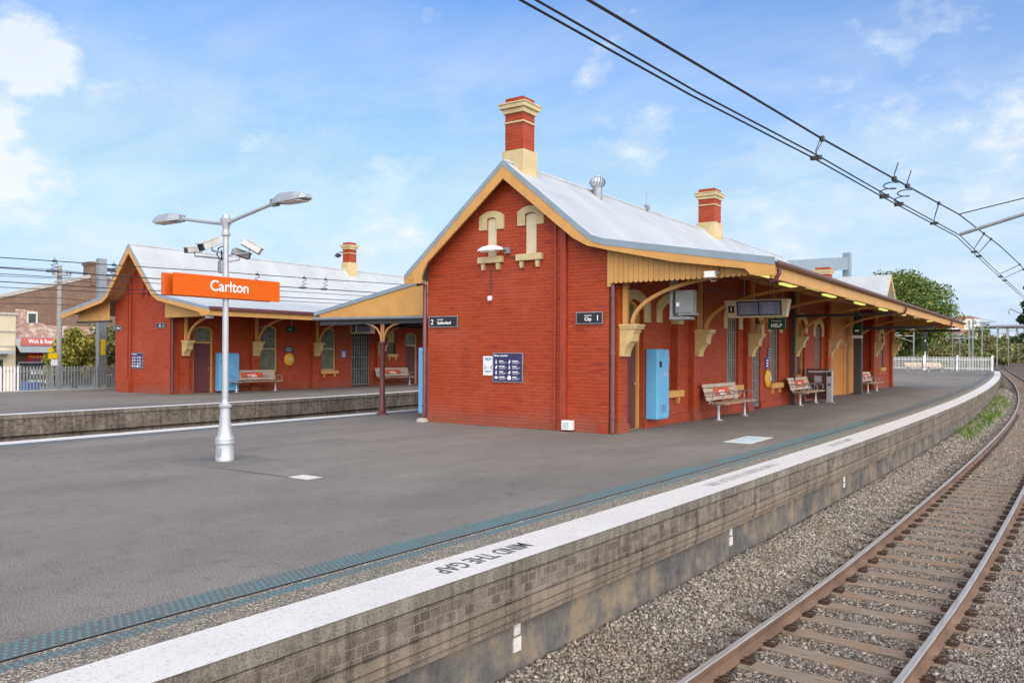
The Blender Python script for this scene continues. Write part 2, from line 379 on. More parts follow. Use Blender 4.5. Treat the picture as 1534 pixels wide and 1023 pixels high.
def link(name, me, parent=None, bevel=0, label=None, smooth=False):
    o = bpy.data.objects.new(name, me); COL.objects.link(o)
    if parent:
        o.parent = parent
        if parent.name in WROOT: o.location = -parent.location   # parts drawn in world metres
    if bevel:
        b = o.modifiers.new('bevel', 'BEVEL'); b.width = bevel; b.segments = 2; b.limit_method = 'ANGLE'; b.angle_limit = .7
    if smooth:
        e = o.modifiers.new('split', 'EDGE_SPLIT'); e.split_angle = .7
    if label: o['label'] = label
    return o
def tag(o, label, cat, group=None, kind=None):
    if label: o['label'] = label
    if cat: o['category'] = cat
    if group: o['group'] = group
    if kind: o['kind'] = kind
    return o
def thing(name, label, cat, loc=(0, 0, 0), group=None, rz=0):
    o = bpy.data.objects.new(name, None); COL.objects.link(o); o.location = loc; o.rotation_euler = (0, 0, rz)
    o.empty_display_size = .2
    return tag(o, label, cat, group)
def wthing(*a, **k):
    o = thing(*a, **k); WROOT.add(o.name); return o
def structure(o, label, cat=None):
    o['kind'] = 'structure'; o['label'] = label; o['category'] = cat or o.name.split('.')[0].replace('_', ' '); return o
def kids(o): return [c for c in bpy.data.objects if c.parent == o]
def dup(root, loc, rz, label, group=None):
    r = root.copy(); COL.objects.link(r); r.location = loc; r.rotation_euler = (0, 0, rz); r['label'] = label
    if group: r['group'] = group
    for ch in kids(root):
        c = ch.copy(); COL.objects.link(c); c.parent = r
        for g in kids(ch):
            d = g.copy(); COL.objects.link(d); d.parent = c
    return r
def text(s, size, org, right, up, mat, parent=None, name='lettering', align='LEFT', sx=1.0, bold=0.0, depth=.002):
    cu = bpy.data.curves.new(name, 'FONT'); cu.body = s; cu.size = size; cu.align_x = align; cu.extrude = depth; cu.offset = bold
    cu.resolution_u = 3
    o = bpy.data.objects.new('tmp', cu); COL.objects.link(o)
    dg = bpy.context.evaluated_depsgraph_get(); me = bpy.data.meshes.new_from_object(o.evaluated_get(dg))
    bpy.data.objects.remove(o); bpy.data.curves.remove(cu)
    me.materials.clear(); me.materials.append(mat); me.name = name
    x = V(right).normalized(); y = V(up).normalized(); z = x.cross(y)
    mm = Matrix((x, y, z)).transposed().to_4x4(); mm.translation = V(org)
    me.transform(mm @ Matrix.Diagonal((sx, 1, 1, 1)))
    return link(name, me, parent)
def merge_text(items, name, mat, parent):   # several words as one lettering part
    os_ = [text(*it[0], mat, None, **it[1]) for it in items]
    bm = bmesh.new()
    for o in os_: bm.from_mesh(o.data)
    me = bpy.data.meshes.new(name); bm.to_mesh(me); bm.free(); me.materials.append(mat)
    for o in os_:
        d = o.data; bpy.data.objects.remove(o); bpy.data.meshes.remove(d)
    return link(name, me, parent)
M['rustdark'] = paint('dark rusted clip', (.055, .032, .022), .7, .25, 20)
SUN_E, SUN_ANG, EXPO = 3.7, 120, 1.08
SKYS, SKYSAT, SKYT = .07, 1.2, (.84, 1.12, 1.40); CLOUD0, CLOUD1 = (5.9, 6.3, 6.9), (6.7, 6.8, 6.9); HAZEC = (4.3, 5.2, 6.6)
# ------------------------------------------------------------------ world, sun
W = bpy.data.worlds.new('World'); SC.world = W; W.use_nodes = True
wt = W.node_tree; wn = wt.nodes; wl = wt.links
bg = wn['Background']; bg.inputs['Strength'].default_value = SKYS
SUN_EL, SUN_AZ = math.radians(26), math.radians(124)       # azimuth clockwise from +Y
sky = wn.new('ShaderNodeTexSky'); sky.sky_type = 'NISHITA'; sky.sun_disc = False
sky.sun_elevation = SUN_EL; sky.sun_rotation = SUN_AZ; sky.air_density = 1.0; sky.dust_density = .6; sky.ozone_density = 1.6
class WT(NT):
    def __init__(s): s.t = wt; s.n = wn; s.l = wl; s.pos = None
w = WT()
tc = wn.new('ShaderNodeTexCoord'); dirv = tc.outputs['Generated']
sp = w.N('SeparateXYZ', {'Vector': dirv})
zz = w.math('MAXIMUM', sp.outputs[2], 0.02)
# cloud layer: noise on a plane far overhead, so that it thins and stretches towards the horizon
pv = w.N('CombineXYZ', {'X': w.math('DIVIDE', sp.outputs[0], w.math('ADD', zz, .22)), 'Y': w.math('DIVIDE', sp.outputs[1], w.math('ADD', zz, .22)), 'Z': 0.0}).outputs[0]
n1 = w.noise(2.6, 9, w.N('Mapping', {'Vector': pv, 'Rotation': (0, 0, .6), 'Scale': (.75, 1.5, 1)}).outputs[0], .60, .5); n2 = w.noise(.8, 4, pv, .5)
thin = w.ramp(w.math('ADD', w.math('MULTIPLY', n1, .6), w.math('MULTIPLY', n2, .4)), [(.43, 0.), (.58, .62), (.70, .9)])
# billows: a few real cloud banks by direction, broken up by noise
def blob(x, y, rad):
    d = ray(x, y).normalized()
    dt = w.N('VectorMath', {0: dirv, 1: tuple(d)}, operation='DOT_PRODUCT').outputs['Value']
    return w.math('MAXIMUM', w.math('SUBTRACT', 1.0, w.math('DIVIDE', w.math('SUBTRACT', 1.0, dt), 1-math.cos(rad))), 0.0)
acc = None
for (x, y, rd) in ((5, 262, .075), (58, 270, .05), (25, 80, .065), (75, 105, .045), (-10, 185, .05), (150, 155, .045), (205, 130, .045), (-60, 80, .07), (-80, 260, .09), (900, 100, .05), (940, 200, .06), (1400, 160, .13), (1500, 230, .14), (1330, 80, .08), (1180, 340, .12), (560, 330, .10)):
    b = blob(x, y, rd)
    b = w.math('MULTIPLY', b, .42 if x > 600 else (.55 if x in (150, 205, 560) else 1.0))
    acc = b if acc is None else w.math('MAXIMUM', acc, b)
n3 = w.noise(13, 10, w.N('Mapping', {'Vector': dirv, 'Scale': (1, 1, 1.7)}).outputs[0], .6)
bank = w.ramp(w.math('ADD', w.math('MULTIPLY', acc, .50), w.math('MULTIPLY', n3, 1.15)), [(.68, 0.), (.88, .42), (1.14, .88)])
hz = w.ramp(sp.outputs[2], [(0.0, 1.0), (.12, .80), (.25, .42), (.45, .04)])
cover = w.math('MAXIMUM', w.math('MULTIPLY', thin, w.ramp(sp.outputs[2], [(0., .8), (.25, .5), (.42, .10)])), bank)
hs = w.N('HueSaturation', {'Color': sky.outputs[0], 'Saturation': SKYSAT, 'Value': 1.0, 'Hue': .5}).outputs[0]
tint = w.mix(1.0, hs, (SKYT[0], SKYT[1], SKYT[2]), 'MULTIPLY')
shade = w.mix(w.ramp(w.noise(5, 5, w.N('Mapping', {'Vector': dirv, 'Location': (0, 0, .035)}).outputs[0]), [(.35, 0.), (.65, 1.)]), CLOUD0, CLOUD1)
tint = w.mix(hz, tint, HAZEC)
fin = w.mix(cover, tint, shade)
wl.new(fin, bg.inputs['Color'])
sun = bpy.data.objects.new('sun', bpy.data.lights.new('sun', 'SUN')); COL.objects.link(sun)
sun.data.energy = SUN_E; sun.data.angle = math.radians(SUN_ANG); sun.data.color = (1, .885, .745)
sd = V((math.sin(SUN_AZ)*math.cos(SUN_EL), math.cos(SUN_AZ)*math.cos(SUN_EL), math.sin(SUN_EL)))
sun.rotation_euler = sd.to_track_quat('Z', 'Y').to_euler(); sun.location = (0, 0, 30)
vs = SC.view_settings; vs.view_transform = 'Standard'; vs.look = 'None'; vs.exposure = EXPO; vs.gamma = 1
SC.cycles.max_bounces = 6; SC.cycles.diffuse_bounces = 4; SC.cycles.glossy_bounces = 3; SC.cycles.transparent_max_bounces = 4
SC.cycles.use_denoising = True

# ------------------------------------------------------------------ platform plan
def edge(y):                            # track side edge of the near platform
    if y < 18: return 4.92-(y-18)**2/1300
    return 4.92-.85*((y-18)/32.4)**1.63
def edge_left(y):
    return -8.40 if y < 18 else -8.40-.85*((y-18)/32.4)**1.63*.8
def edge_b(y):                          # far platform, its edge towards us
    return -15.28-.0048*max(y, -8)**2*(1 if y > 0 else .2) if y < 30 else -19.6-.85*((y-18)/32.4)**1.63
def ys(a, b):
    out = []; y = a
    while y < b-.01: out.append(y); y += .5 if y < 25 else 1.0 if y < 45 else 2.5
    return out+[b]
YEND = 92.0
YS = ys(-42, YEND)
def ribbon(name, fa, fb, mat, z=0, yy=YS, z2=None):
    b = MB(); b.strip([(fa(y), y, z) for y in yy], [(fb(y), y, z if z2 is None else z2) for y in yy]); return b.obj(name, mat)
pl = ribbon('platform', lambda y: edge_left(y)+1.0, lambda y: edge(y)-1.20, M['asphalt'])
structure(pl, 'grey asphalt island platform with the lamp post on it')
o = ribbon('tactile_paving', lambda y: edge(y)-1.20, lambda y: edge(y)-.93, M['tactbase']); structure(o, 'worn blue tactile strip along the track edge')
o = ribbon('platform_joint', lambda y: edge(y)-.93, lambda y: edge(y)-.905, M['dark'], -.006); structure(o, 'dark drainage joint beside the tactile strip', 'drain')
o = ribbon('platform_joint_strip', lambda y: edge(y)-.905, lambda y: edge(y)-.86, M['agg']); structure(o, 'narrow concrete strip between tactile bands', 'kerb')
o = ribbon('tactile_paving', lambda y: edge(y)-.86, lambda y: edge(y)-.75, M['tactbase']); structure(o, 'narrow blue tactile band nearer the white line')
o = ribbon('platform_kerb', lambda y: edge(y)-.75, lambda y: edge(y)-.51, M['agg']); structure(o, 'rough aggregate strip behind the white line', 'kerb')
ln = MB(); ln.strip([(edge(y)-.51, y, 0) for y in YS], [(edge(y), y, 0) for y in YS])
ln = ln.obj('platform_edge_line', M['line']); structure(ln, 'broad white painted edge with stencilled warnings', 'platform line')
# tactile studs near the camera
b = MB()
def stud(x, y, r=.018):
    n = 7; vs_ = [(x+r*math.cos(2*PI*k/n), y+r*math.sin(2*PI*k/n), 0) for k in range(n)]+[(x+r*.62*math.cos(2*PI*k/n), y+r*.62*math.sin(2*PI*k/n), .0055) for k in range(n)]
    b.add(vs_, [(k, (k+1) % n, n+(k+1) % n, n+k) for k in range(n)]+[tuple(range(n, 2*n))])
for i in range(420):
    y = -14.2+i*.05
    for k in range(5):
        if random.random() < .97 and (i % 6 or k > 9 or random.random() < .93): stud(edge(y)-1.178+k*.052, y+(.025 if k % 2 else 0))
    for k in range(2): stud(edge(y)-.83+k*.05, y)
o = b.obj('tactile_studs', M['tact']); structure(o, 'raised blue studs of the tactile strip', 'tactile paving')
# edge wall: coping, bricks, corbels, render
def facestrips(edgef, sgn, parts, yy=YS):
    for nm, pts, mat, lab in parts:
        b = MB()
        for (d0, z0), (d1, z1) in zip(pts, pts[1:]):
            b.strip([(edgef(y)-sgn*d0, y, z0) for y in yy], [(edgef(y)-sgn*d1, y, z1) for y in yy])
        structure(b.obj(nm, mat), lab, 'platform wall')
YF = sorted(set(YS+[y/4 for y in range(-60, 60)]))
facestrips(edge, 1, [('platform_coping', [(0, 0), (.004, -.012), (.004, -.108), (.06, -.110), (.06, -.124), (.028, -.126)], M['coping'], 'weathered concrete coping of the near platform edge'),
    ('platform_wall', [(.028, -.126), (.028, -.34), (.05, -.342), (.05, -.352), (.012, -.354)], M['pbrick'], 'old brick courses under the near coping'),
    ('platform_corbel', [(.012, -.354), (.012, -.425), (.06, -.427), (.06, -.438), (.03, -.44), (.03, -.50), (.085, -.502), (.085, -.515), (.055, -.517), (.055, -.56), (.13, -.565)], M['pledge'], 'stained corbel courses of the near platform wall'),
    ('platform_wall', [(.13, -.565), (.13, -1.6)], M['render'], 'stained render on the lower near platform wall')], YF)
facestrips(edge_left, -1, [('platform_wall', [(0, 0), (0, -.12), (.03, -.125), (.03, -1.6)], M['pbrick'], 'hidden far side wall of the island platform')])
b = MB(); b.strip([(edge_left(y), y, 0) for y in YS], [(edge_left(y)+.5, y, 0) for y in YS])
structure(b.obj('platform_edge_line', M['line']), 'thin white edge line on the far side of the island', 'platform line')
o = ribbon('tactile_paving', lambda y: edge_left(y)+.5, lambda y: edge_left(y)+1.0, M['tactbase']); structure(o, 'blue tactile strip on the far side of the island')
for i_, (a_, b_, c_) in enumerate(((-42, YEND, 0),)):
    e = MB(); e.add([(edge_left(YEND), YEND, 0), (edge(YEND), YEND, 0), (edge(YEND), YEND, -1.6), (edge_left(YEND), YEND, -1.6)], [(0, 1, 2, 3)])
    e.add([(edge_left(-42), -42, 0), (edge(-42), -42, 0), (edge(-42), -42, -1.6), (edge_left(-42), -42, -1.6)], [(0, 1, 2, 3)])
    structure(e.obj('platform_end_wall', M['pbrick']), 'end walls of the island platform', 'platform wall')
# far platform
YB = ys(-45, 90)
b = MB(); b.strip([(-28.6, y, 0) for y in YB], [(edge_b(y)-.85, y, 0) for y in YB]); structure(b.obj('platform', M['asphalt']), 'grey asphalt of the opposite platform')
b = MB(); b.strip([(edge_b(y)-.85, y, 0) for y in YB], [(edge_b(y)-.5, y, 0) for y in YB]); structure(b.obj('tactile_paving', M['tactbase']), 'blue tactile strip on the opposite platform')
b = MB(); b.strip([(edge_b(y)-.5, y, 0) for y in YB], [(edge_b(y), y, 0) for y in YB]); structure(b.obj('platform_edge_line', M['line']), 'white edge line of the opposite platform', 'platform line')
facestrips(edge_b, 1, [('platform_coping', [(0, 0), (0, -.12), (.03, -.125)], M['coping'], 'concrete coping of the opposite platform'),
    ('platform_wall', [(.03, -.125), (.03, -.57), (.01, -.575)], M['pbrick'], 'old brick wall of the opposite platform'),
    ('platform_wall', [(.01, -.575), (.13, -.60), (.13, -.64), (.06, -.65), (.06, -1.6)], M['pbrick'], 'recessed lower wall of the opposite platform')], YB)
b = MB(); b.strip([(-28.6, y, 0) for y in YB], [(-28.6, y, -1.6) for y in YB]); structure(b.obj('platform_wall', M['concrete']), 'rear wall of the opposite platform', 'platform wall')
# ground pads and stickers on the platform
b = MB(); b.box(-3.5, -2.2, -8.1, -6.85, 0, .004); structure(b.obj('concrete_pad', M['patch']), 'pale square patch in the asphalt under the lamp post', 'patch')
b = MB(); b.box(-2.9, -.65, -8.02, -7.99, 0, .003); structure(b.obj('trench_line', M['dark']), 'thin saw cut leading from the lamp post pad', 'patch')
b = MB(); b.box(-.71, -.33, -7.98, -7.72, 0, .004); tag(b.obj('floor_sticker', M['line']), 'small white rectangle stuck on the asphalt near the lamp post', 'floor marking')
b = MB(); b.box(2.53, 3.07, -.02, 1.42, 0, .004); fs = b.obj('floor_sticker', M['line']); tag(fs, 'large white floor panel with pale blue print on the asphalt beside the tactile strip', 'floor marking')
b = MB()
for (a0, a1, c0, c1) in ((2.62, 2.98, .12, .30), (2.62, 2.98, .42, .50), (2.62, 2.98, .60, .68), (2.66, 2.94, .82, 1.26)): b.box(a0, a1, c0, c1, .004, .006)
b.obj('print', paint('pale blue print', (.36, .58, .66), .6), fs)
# stencilled words (read from the trains)
def stencil(s, y0, y1, mat, size, sx=1.0):
    x0 = (edge(y0)+edge(y1))/2-.17
    d = V((edge(y1)-edge(y0), y1-y0, 0)).normalized(); u = V((0, 0, 1)).cross(d)    # text runs towards the camera end, top towards the asphalt
    return text(s, size, (edge(y0)-.355, y0, .003), d, u, mat, ln, 'stencilled_words', sx=sx, bold=.003, depth=.0005)
stencil('MIND THE GAP', -9.28, -10.56, M['greytext'], .26, .66)
stencil('STAND BEHIND THE BLUE LINE', -2.6, -5.72, M['palestencil'], .22, .86)
stencil('MIND THE GAP', 2.1, .45, M['palestencil'], .20, 1.15)

# ------------------------------------------------------------------ tracks
def g0(x, y, z):
    r = ray(x, y); t_ = (z-HC)/r.z; return CAM+r*t_
far = [g0(1501, 558.6, -1.15), g0(1496, 552, -1.1), g0(1501, 543.5, -.5), g0(1531, 537.0, .6)]
key = [(-40, 3.15, -1.2), (-20, 4.50, -1.2), (-8.6, 5.21, -1.2), (-3, 5.52, -1.2), (8.6, 5.80, -1.2), (20, 5.93, -1.2), (32, 5.85, -1.2), (46, 5.46, -1.2), (66, 4.5, -1.2), (92, 2.9, -1.2)]
key += [(p.y, p.x, p.z) for p in far]
key.append((far[-1].y+150, far[-1].x-8, 1.2))
KY = [k[0] for k in key]
# ------------------------------------------------------------------ ground
def gh(x, y):
    h = -1.62 if y < 95 else float(np.interp(y, KY, [k[2] for k in key]))-.62
    if y > 560: h += (y-560)*.012
    if x < -30 and y < 120: h = -1.55
    xt = float(np.interp(y, KY, [k[1] for k in key])); side = max(0, (x-xt-9) if x > xt else (xt-22-x))
    if y > 100: h += min(side*.10, 9)*min(1, (y-100)/120)
    return h
gx = [-1500, -600, -250, -120, -70, -50, -40, -34, -28, -22, -16, -10, -5, 0, 5, 10, 15, 20, 26, 34, 45, 60, 90, 150, 300, 700, 1600]
gy = [-700, -200, -60, -20, 0, 20, 40, 60, 80, 100, 110, 120, 130, 145, 160, 180, 200, 225, 250, 280, 310, 350, 400, 450, 520, 620, 800, 1200, 2200]
b = MB(); b.add([(x, y, gh(x, y)-.08) for y in gy for x in gx], [(j*len(gx)+i, j*len(gx)+i+1, (j+1)*len(gx)+i+1, (j+1)*len(gx)+i) for j in range(len(gy)-1) for i in range(len(gx)-1)])
structure(b.obj('ground', M['earth'], smooth=False), 'open ground around the station')
b = MB(); b.box(-44.8, -29.2, -120, 140, -1.6, -1.52); structure(b.obj('road', M['road']), 'street behind the opposite platform')
b = MB(); b.box(-47, -44.8, -120, 140, -1.6, -1.40); structure(b.obj('pavement', M['concrete']), 'pavement in front of the shops')

def hermite(y, c):
    i = max(0, min(len(KY)-2, max([k for k in range(len(KY)) if KY[k] <= y] or [0])))
    def tan(j):
        a, b_ = max(0, j-1), min(len(KY)-1, j+1); return (key[b_][c]-key[a][c])/(KY[b_]-KY[a])
    h = KY[i+1]-KY[i]; t_ = (y-KY[i])/h; t2, t3 = t_*t_, t_**3
    return (2*t3-3*t2+1)*key[i][c]+(t3-2*t2+t_)*h*tan(i)+(-2*t3+3*t2)*key[i+1][c]+(t3-t2)*h*tan(i+1)
def trk(y, off=0):                       # track centre line (off = metres to the left), its direction
    p = V((hermite(y, 1), y, hermite(y, 2))); q = V((hermite(y+.5, 1), y+.5, hermite(y+.5, 2)))
    d = (q-p).normalized(); n = V((d.y, -d.x, 0)).normalized()
    return p+n*(.785-off), d, n
def trackys(a, b):
    out = []; y = a
    while y < b: out.append(y); y += .6 if y < 30 else 1.5 if y < 80 else 4 if y < 200 else 8
    return out+[b]
prof = [(-.07, -.16), (-.07, -.148), (-.02, -.125), (-.009, -.11), (-.009, -.05), (-.034, -.036), (-.036, -.008), (-.026, -.001), (.026, -.001), (.036, -.008), (.034, -.036), (.009, -.05), (.009, -.11), (.02, -.125), (.07, -.148), (.07, -.16)]
def rail(off, side, yy, parent):
    b = MB(); n = len(prof); vs_ = []
    for y in yy:
        p, d, nn = trk(y, off); c = p+nn*(side*.752)
        for a, z in prof: vs_.append(c+nn*a+V((0, 0, z)))
    fs_ = []; b.v = [tuple(v) for v in vs_]
    for i in range(len(yy)-1):
        for k in range(n):
            b.f.append((i*n+k, i*n+(k+1) % n, (i+1)*n+(k+1) % n, (i+1)*n+k)); b.mi.append(1 if k in (6, 7, 8) else 0)
    return b.obj('rail', [M['rust'], M['railtop']], parent)
def sleeper_box(b, y, off, hw=1.2):
    p, d, n = trk(y, off); p = p+V((0, 0, -.165-.06))
    jit = random.uniform(-.03, .03)
    b.obox(p+n*random.uniform(-.04, .04), n*hw+d*jit, d*random.uniform(.108, .122), V((0, 0, .06)))
YMAX = far[-1].y
tr1 = wthing('railway_track', 'single curved railway track with rusty rails and timber sleepers beside the platform', 'railway track')
for s_ in (-1, 1): rail(0, s_, trackys(-30, YMAX+80), tr1)
def clip(b, y, off, s_, k_):
    p, d, n = trk(y, off); c = p+n*(s_*.752+k_*.105)+V((0, 0, -.148))
    for a in (-.04, .04):
        pts = [c+d*a+n*(-k_*.05), c+d*(a*1.5)+n*(k_*.015)+V((0, 0, .028)), c+d*(a*1.3)+n*(k_*.07)+V((0, 0, .03)), c+d*(a*.6)+n*(k_*.085)+V((0, 0, .005))]
        b.tube(pts, .011, 5)
    b.obox(c+V((0, 0, -.012)), n*.075, d*.07, V((0, 0, .009)))
SLP = .612
ysl = [-11.0+SLP*i for i in range(84)]
for i, y in enumerate(ysl):
    b = MB(); sleeper_box(b, y, 0); so = b.obj('sleeper', M['sleeper'], tr1, bevel=.012)
    if y < 14:
        for s_ in (-1, 1):
            for k_ in (-1, 1):
                c_ = MB(); clip(c_, y, 0, s_, k_); c_.obj('rail_clip', M['rustdark'] if 'rustdark' in M else M['dark'], so)
    # clips further on are too small to tell apart
b = MB(); y = ysl[-1]+SLP
while y < 190: sleeper_box(b, y, 0); y += SLP
o = b.obj('far_sleepers', M['sleeper'], tr1); o['kind'] = 'stuff'
b = MB(); y = 14.2
while y < 34:
    for s_ in (-1, 1): clip(b, y, 0, s_, 1 if s_ < 0 else 1)
    y += SLP
o = b.obj('far_clips', M['dark'], tr1); o['kind'] = 'stuff'
# second line, seen again beyond the fence
tr2 = wthing('railway_track', 'far railway track curving out from behind the white fence', 'railway track')
for s_ in (-1, 1): rail(17.2, s_, trackys(0, YMAX+60), tr2)
b = MB(); y = 40
while y < 230: sleeper_box(b, y, 17.2); y += SLP*1.6
o = b.obj('far_sleepers', M['sleeper'], tr2); o['kind'] = 'stuff'
# ballast beds
def bed(off, prof_, yy, nm, lab):
    b = MB(); n = len(prof_)
    for y in yy:
        p, d, nn = trk(y, off)
        for a, z in prof_: b.v.append(tuple(p+nn*a+V((0, 0, z))))
    for i in range(len(yy)-1):
        for k in range(n-1): b.f.append((i*n+k, i*n+k+1, (i+1)*n+k+1, (i+1)*n+k)); b.mi.append(0)
    return structure(b.obj(nm, M['bed']), lab, 'ballast')
YT = trackys(-34, YMAX+100)
BP = [(-3.2, .22), (-1.66, .20), (-1.45, .05), (-1.18, -.12), (-.9, -.185), (-.6, -.195), (0, -.185), (.6, -.195), (1.3, -.17), (1.9, -.19), (2.6, -.30), (4.5, -.36), (7.5, -.42)]
bed(0, [(a, z) for a, z in BP], [y for y in YT if y < 96], 'ballast_bed', 'grey ballast under the near track')
bed(0, [(-3.5, -.55), (-1.9, -.24), (-1.2, -.21), (0, -.225), (1.2, -.21), (1.9, -.22), (4.5, -.4), (7.5, -.55)], [y for y in YT if y >= 92], 'ballast_bed', 'brown ballast under the near track beyond the platform')
bed(17.2, [(-4.5, -.5), (-1.9, -.24), (0, -.225), (1.9, -.24), (4.8, -.5)], trackys(0, YMAX+60), 'ballast_bed', 'ballast under the far track')
b = MB(); b.strip([(-8.38, y, -1.5) for y in YB], [(edge_b(y)-.06, y, -1.5) for y in YB]); structure(b.obj('ballast_bed', M['bed']), 'ballast between the two platforms', 'ballast')
# loose stones: one mass, thickest near the camera
def bedz(off_x):                          # height of the bed over the track centre line
    xs_ = np.array([a for a, z in BP]); zs_ = np.array([z for a, z in BP]); return np.interp(off_x, xs_, zs_)
def stones(y0, y1, dens, smin, smax, amin=-1.80, amax=5.5):
    tabY = np.linspace(y0, y1, 400); tabX = np.array([trk(y)[0].x for y in tabY])
    n = int((y1-y0)*(amax-amin)*dens)
    y = rng.uniform(y0, y1, n); a = rng.uniform(amin, amax, n)
    x = np.interp(y, tabY, tabX)+a
    e = np.array([edge(q) for q in tabY]); ok = x > np.interp(y, tabY, e)-.10
    z = -1.2+bedz(a)
    z = np.where(np.abs(a) < .75, z-.012, z)
    P = np.stack([x, y, z], 1); sx, sy, D = project(P); ok &= (sx > -30) & (sx < 1580) & (sy < 1060) & (D > 1)
    # keep the rails and sleeper tops mostly clear
    ra = np.abs(np.abs(a)-.752); ok &= ~(ra < .125)
    ph = ((y-(-11.0)+SLP/2) % SLP)-SLP/2
    onsl = (np.abs(ph) < .125) & (np.abs(a) < 1.2); ok &= ~(onsl & (rng.random(n) < np.where(np.abs(ph) > .085, .72, .95)))
    P = P[ok]; n = len(P)
    ico = np.array([(x_, y_, z_) for x_, y_, z_ in [(-1, -1, -1), (1, -1, -1), (1, 1, -1), (-1, 1, -1), (-1, -1, 1), (1, -1, 1), (1, 1, 1), (-1, 1, 1)]], float)*.6
    s = rng.uniform(smin, smax, n)*rng.choice([.7, 1, 1, 1.25], n)
    q = np.repeat(ico[None], n, 0)*rng.uniform(.55, 1.25, (n, 8, 1))*np.stack([rng.uniform(.7, 1.3, n), rng.uniform(.6, 1.1, n), rng.uniform(.45, .9, n)], 1)[:, None, :]
    ax = rng.normal(size=(n, 3)); ax /= np.linalg.norm(ax, axis=1, keepdims=True); an = rng.uniform(0, 2*PI, n)
    c_, s_ = np.cos(an)[:, None, None], np.sin(an)[:, None, None]; A = ax[:, None, :]
    q = q*c_+np.cross(np.broadcast_to(A, q.shape), q)*s_+A*(q*A).sum(-1, keepdims=True)*(1-c_)
    q = q*s[:, None, None]+P[:, None, :]+np.array([0, 0, 1])*(s*rng.uniform(-.05, .5, n))[:, None, None]
    return q.reshape(-1, 3), n
def meshnp(name, verts, faces, mat):
    me = bpy.data.meshes.new(name); nv, nf, k = len(verts), len(faces), faces.shape[1]
    me.vertices.add(nv); me.vertices.foreach_set('co', verts.astype(np.float32).ravel())
    me.loops.add(nf*k); me.loops.foreach_set('vertex_index', faces.astype(np.int32).ravel())
    me.polygons.add(nf); me.polygons.foreach_set('loop_start', np.arange(0, nf*k, k, dtype=np.int32)); me.polygons.foreach_set('loop_total', np.full(nf, k, np.int32))
    me.update(calc_edges=True); me.materials.append(mat); return me
parts = [stones(-11.5, -2, 2700, .011, .026), stones(-2, 8, 1700, .013, .028), stones(8, 26, 480, .022, .040), stones(26, 62, 150, .035, .055, -2.1, 4)]
vv = np.concatenate([p[0] for p in parts]); ns = sum(p[1] for p in parts)
cf = np.array([(0, 3, 2, 1), (4, 5, 6, 7), (0, 1, 5, 4), (1, 2, 6, 5), (2, 3, 7, 6), (3, 0, 4, 7)])
ff = (np.arange(ns)*8)[:, None, None]+cf[None]
o = link('ballast_gravel', meshnp('ballast_gravel', vv, ff.reshape(-1, 4), M['stone']))
tag(o, 'loose grey and brown ballast stones around the near track', 'gravel', kind='stuff')
# weeds along the wall foot
def blades(name, pts, h, mat, n_each, spread):
    vs_ = []; fs_ = []
    for (x, y, z) in pts:
        for k in range(n_each):
            a = rng.uniform(0, 2*PI); r = abs(rng.normal())*spread; hh = h*rng.uniform(.4, 1.2); w_ = .012
            bx, by = x+r*math.cos(a), y+r*math.sin(a); t_ = rng.uniform(0, 2*PI); lx, ly = rng.normal()*hh*.35, rng.normal()*hh*.35
            o_ = len(vs_); vs_ += [(bx-w_*math.cos(t_), by-w_*math.sin(t_), z), (bx+w_*math.cos(t_), by+w_*math.sin(t_), z), (bx+lx+w_*.3, by+ly, z+hh), (bx+lx-w_*.3, by+ly, z+hh)]
            fs_.append((o_, o_+1, o_+2, o_+3))
    return link(name, meshnp(name, np.array(vs_), np.array(fs_), mat))
pts = []
for i in range(70):
    y = rng.uniform(16, 46); pts.append((edge(y)+.02+abs(rng.normal())*.28, y, -1.12))
o = blades('weeds', pts, .30, M['weed'], 26, .16); tag(o, 'green weeds growing between ballast and platform wall', 'weeds', kind='stuff')
# ------------------------------------------------------------------ building helpers
def interp(prof_, x):
    return float(np.interp(x, [p[0] for p in prof_], [p[1] for p in prof_]))
def roof_sheet(prof_, y0, y1, th, name, mat, parent, label=None):
    b = MB(); n = len(prof_)
    for y in (y0, y1):
        for dz in (0, -th): b.v += [(x, y, z+dz) for x, z in prof_]
    A, B, Cc, Dd = 0, n, 2*n, 3*n
    for i in range(n-1):
        b.f += [(A+i, A+i+1, Cc+i+1, Cc+i), (B+i, Dd+i, Dd+i+1, B+i+1), (A+i, B+i, B+i+1, A+i+1), (Cc+i, Cc+i+1, Dd+i+1, Dd+i)]
    b.f += [(A, Cc, Dd, B), (A+n-1, B+n-1, Dd+n-1, Cc+n-1)]
    b.mi = [0]*len(b.f)
    return b.obj(name, mat, parent, label=label)
def band(top, bot, y0, y1, name, mat, parent, label=None):     # closed plate between two (x, z) lines
    b = MB(); b.poly([(x, y0, z) for x, z in top]+[(x, y0, z) for x, z in reversed(bot)], (0, y1-y0, 0))
    return b.obj(name, mat, parent, label=label)
def arc(c, hw, rise, n=10):              # segmental arch from (c-hw) to (c+hw), height above spring
    R = (hw*hw+rise*rise)/(2*rise); a0 = math.asin(min(1, hw/R)); a0 = a0 if rise <= hw else PI-a0
    return [(c+R*math.sin(t), rise-R+R*math.cos(t)) for t in np.linspace(-a0, a0, n)]
def hole(u0, u1, z0, z1, rise):
    if rise <= 0: return [(u0, z0), (u1, z0), (u1, z1), (u0, z1)]
    return [(u0, z0), (u1, z0)]+[(u, z1-rise+h) for u, h in reversed(arc((u0+u1)/2, (u1-u0)/2, rise))]
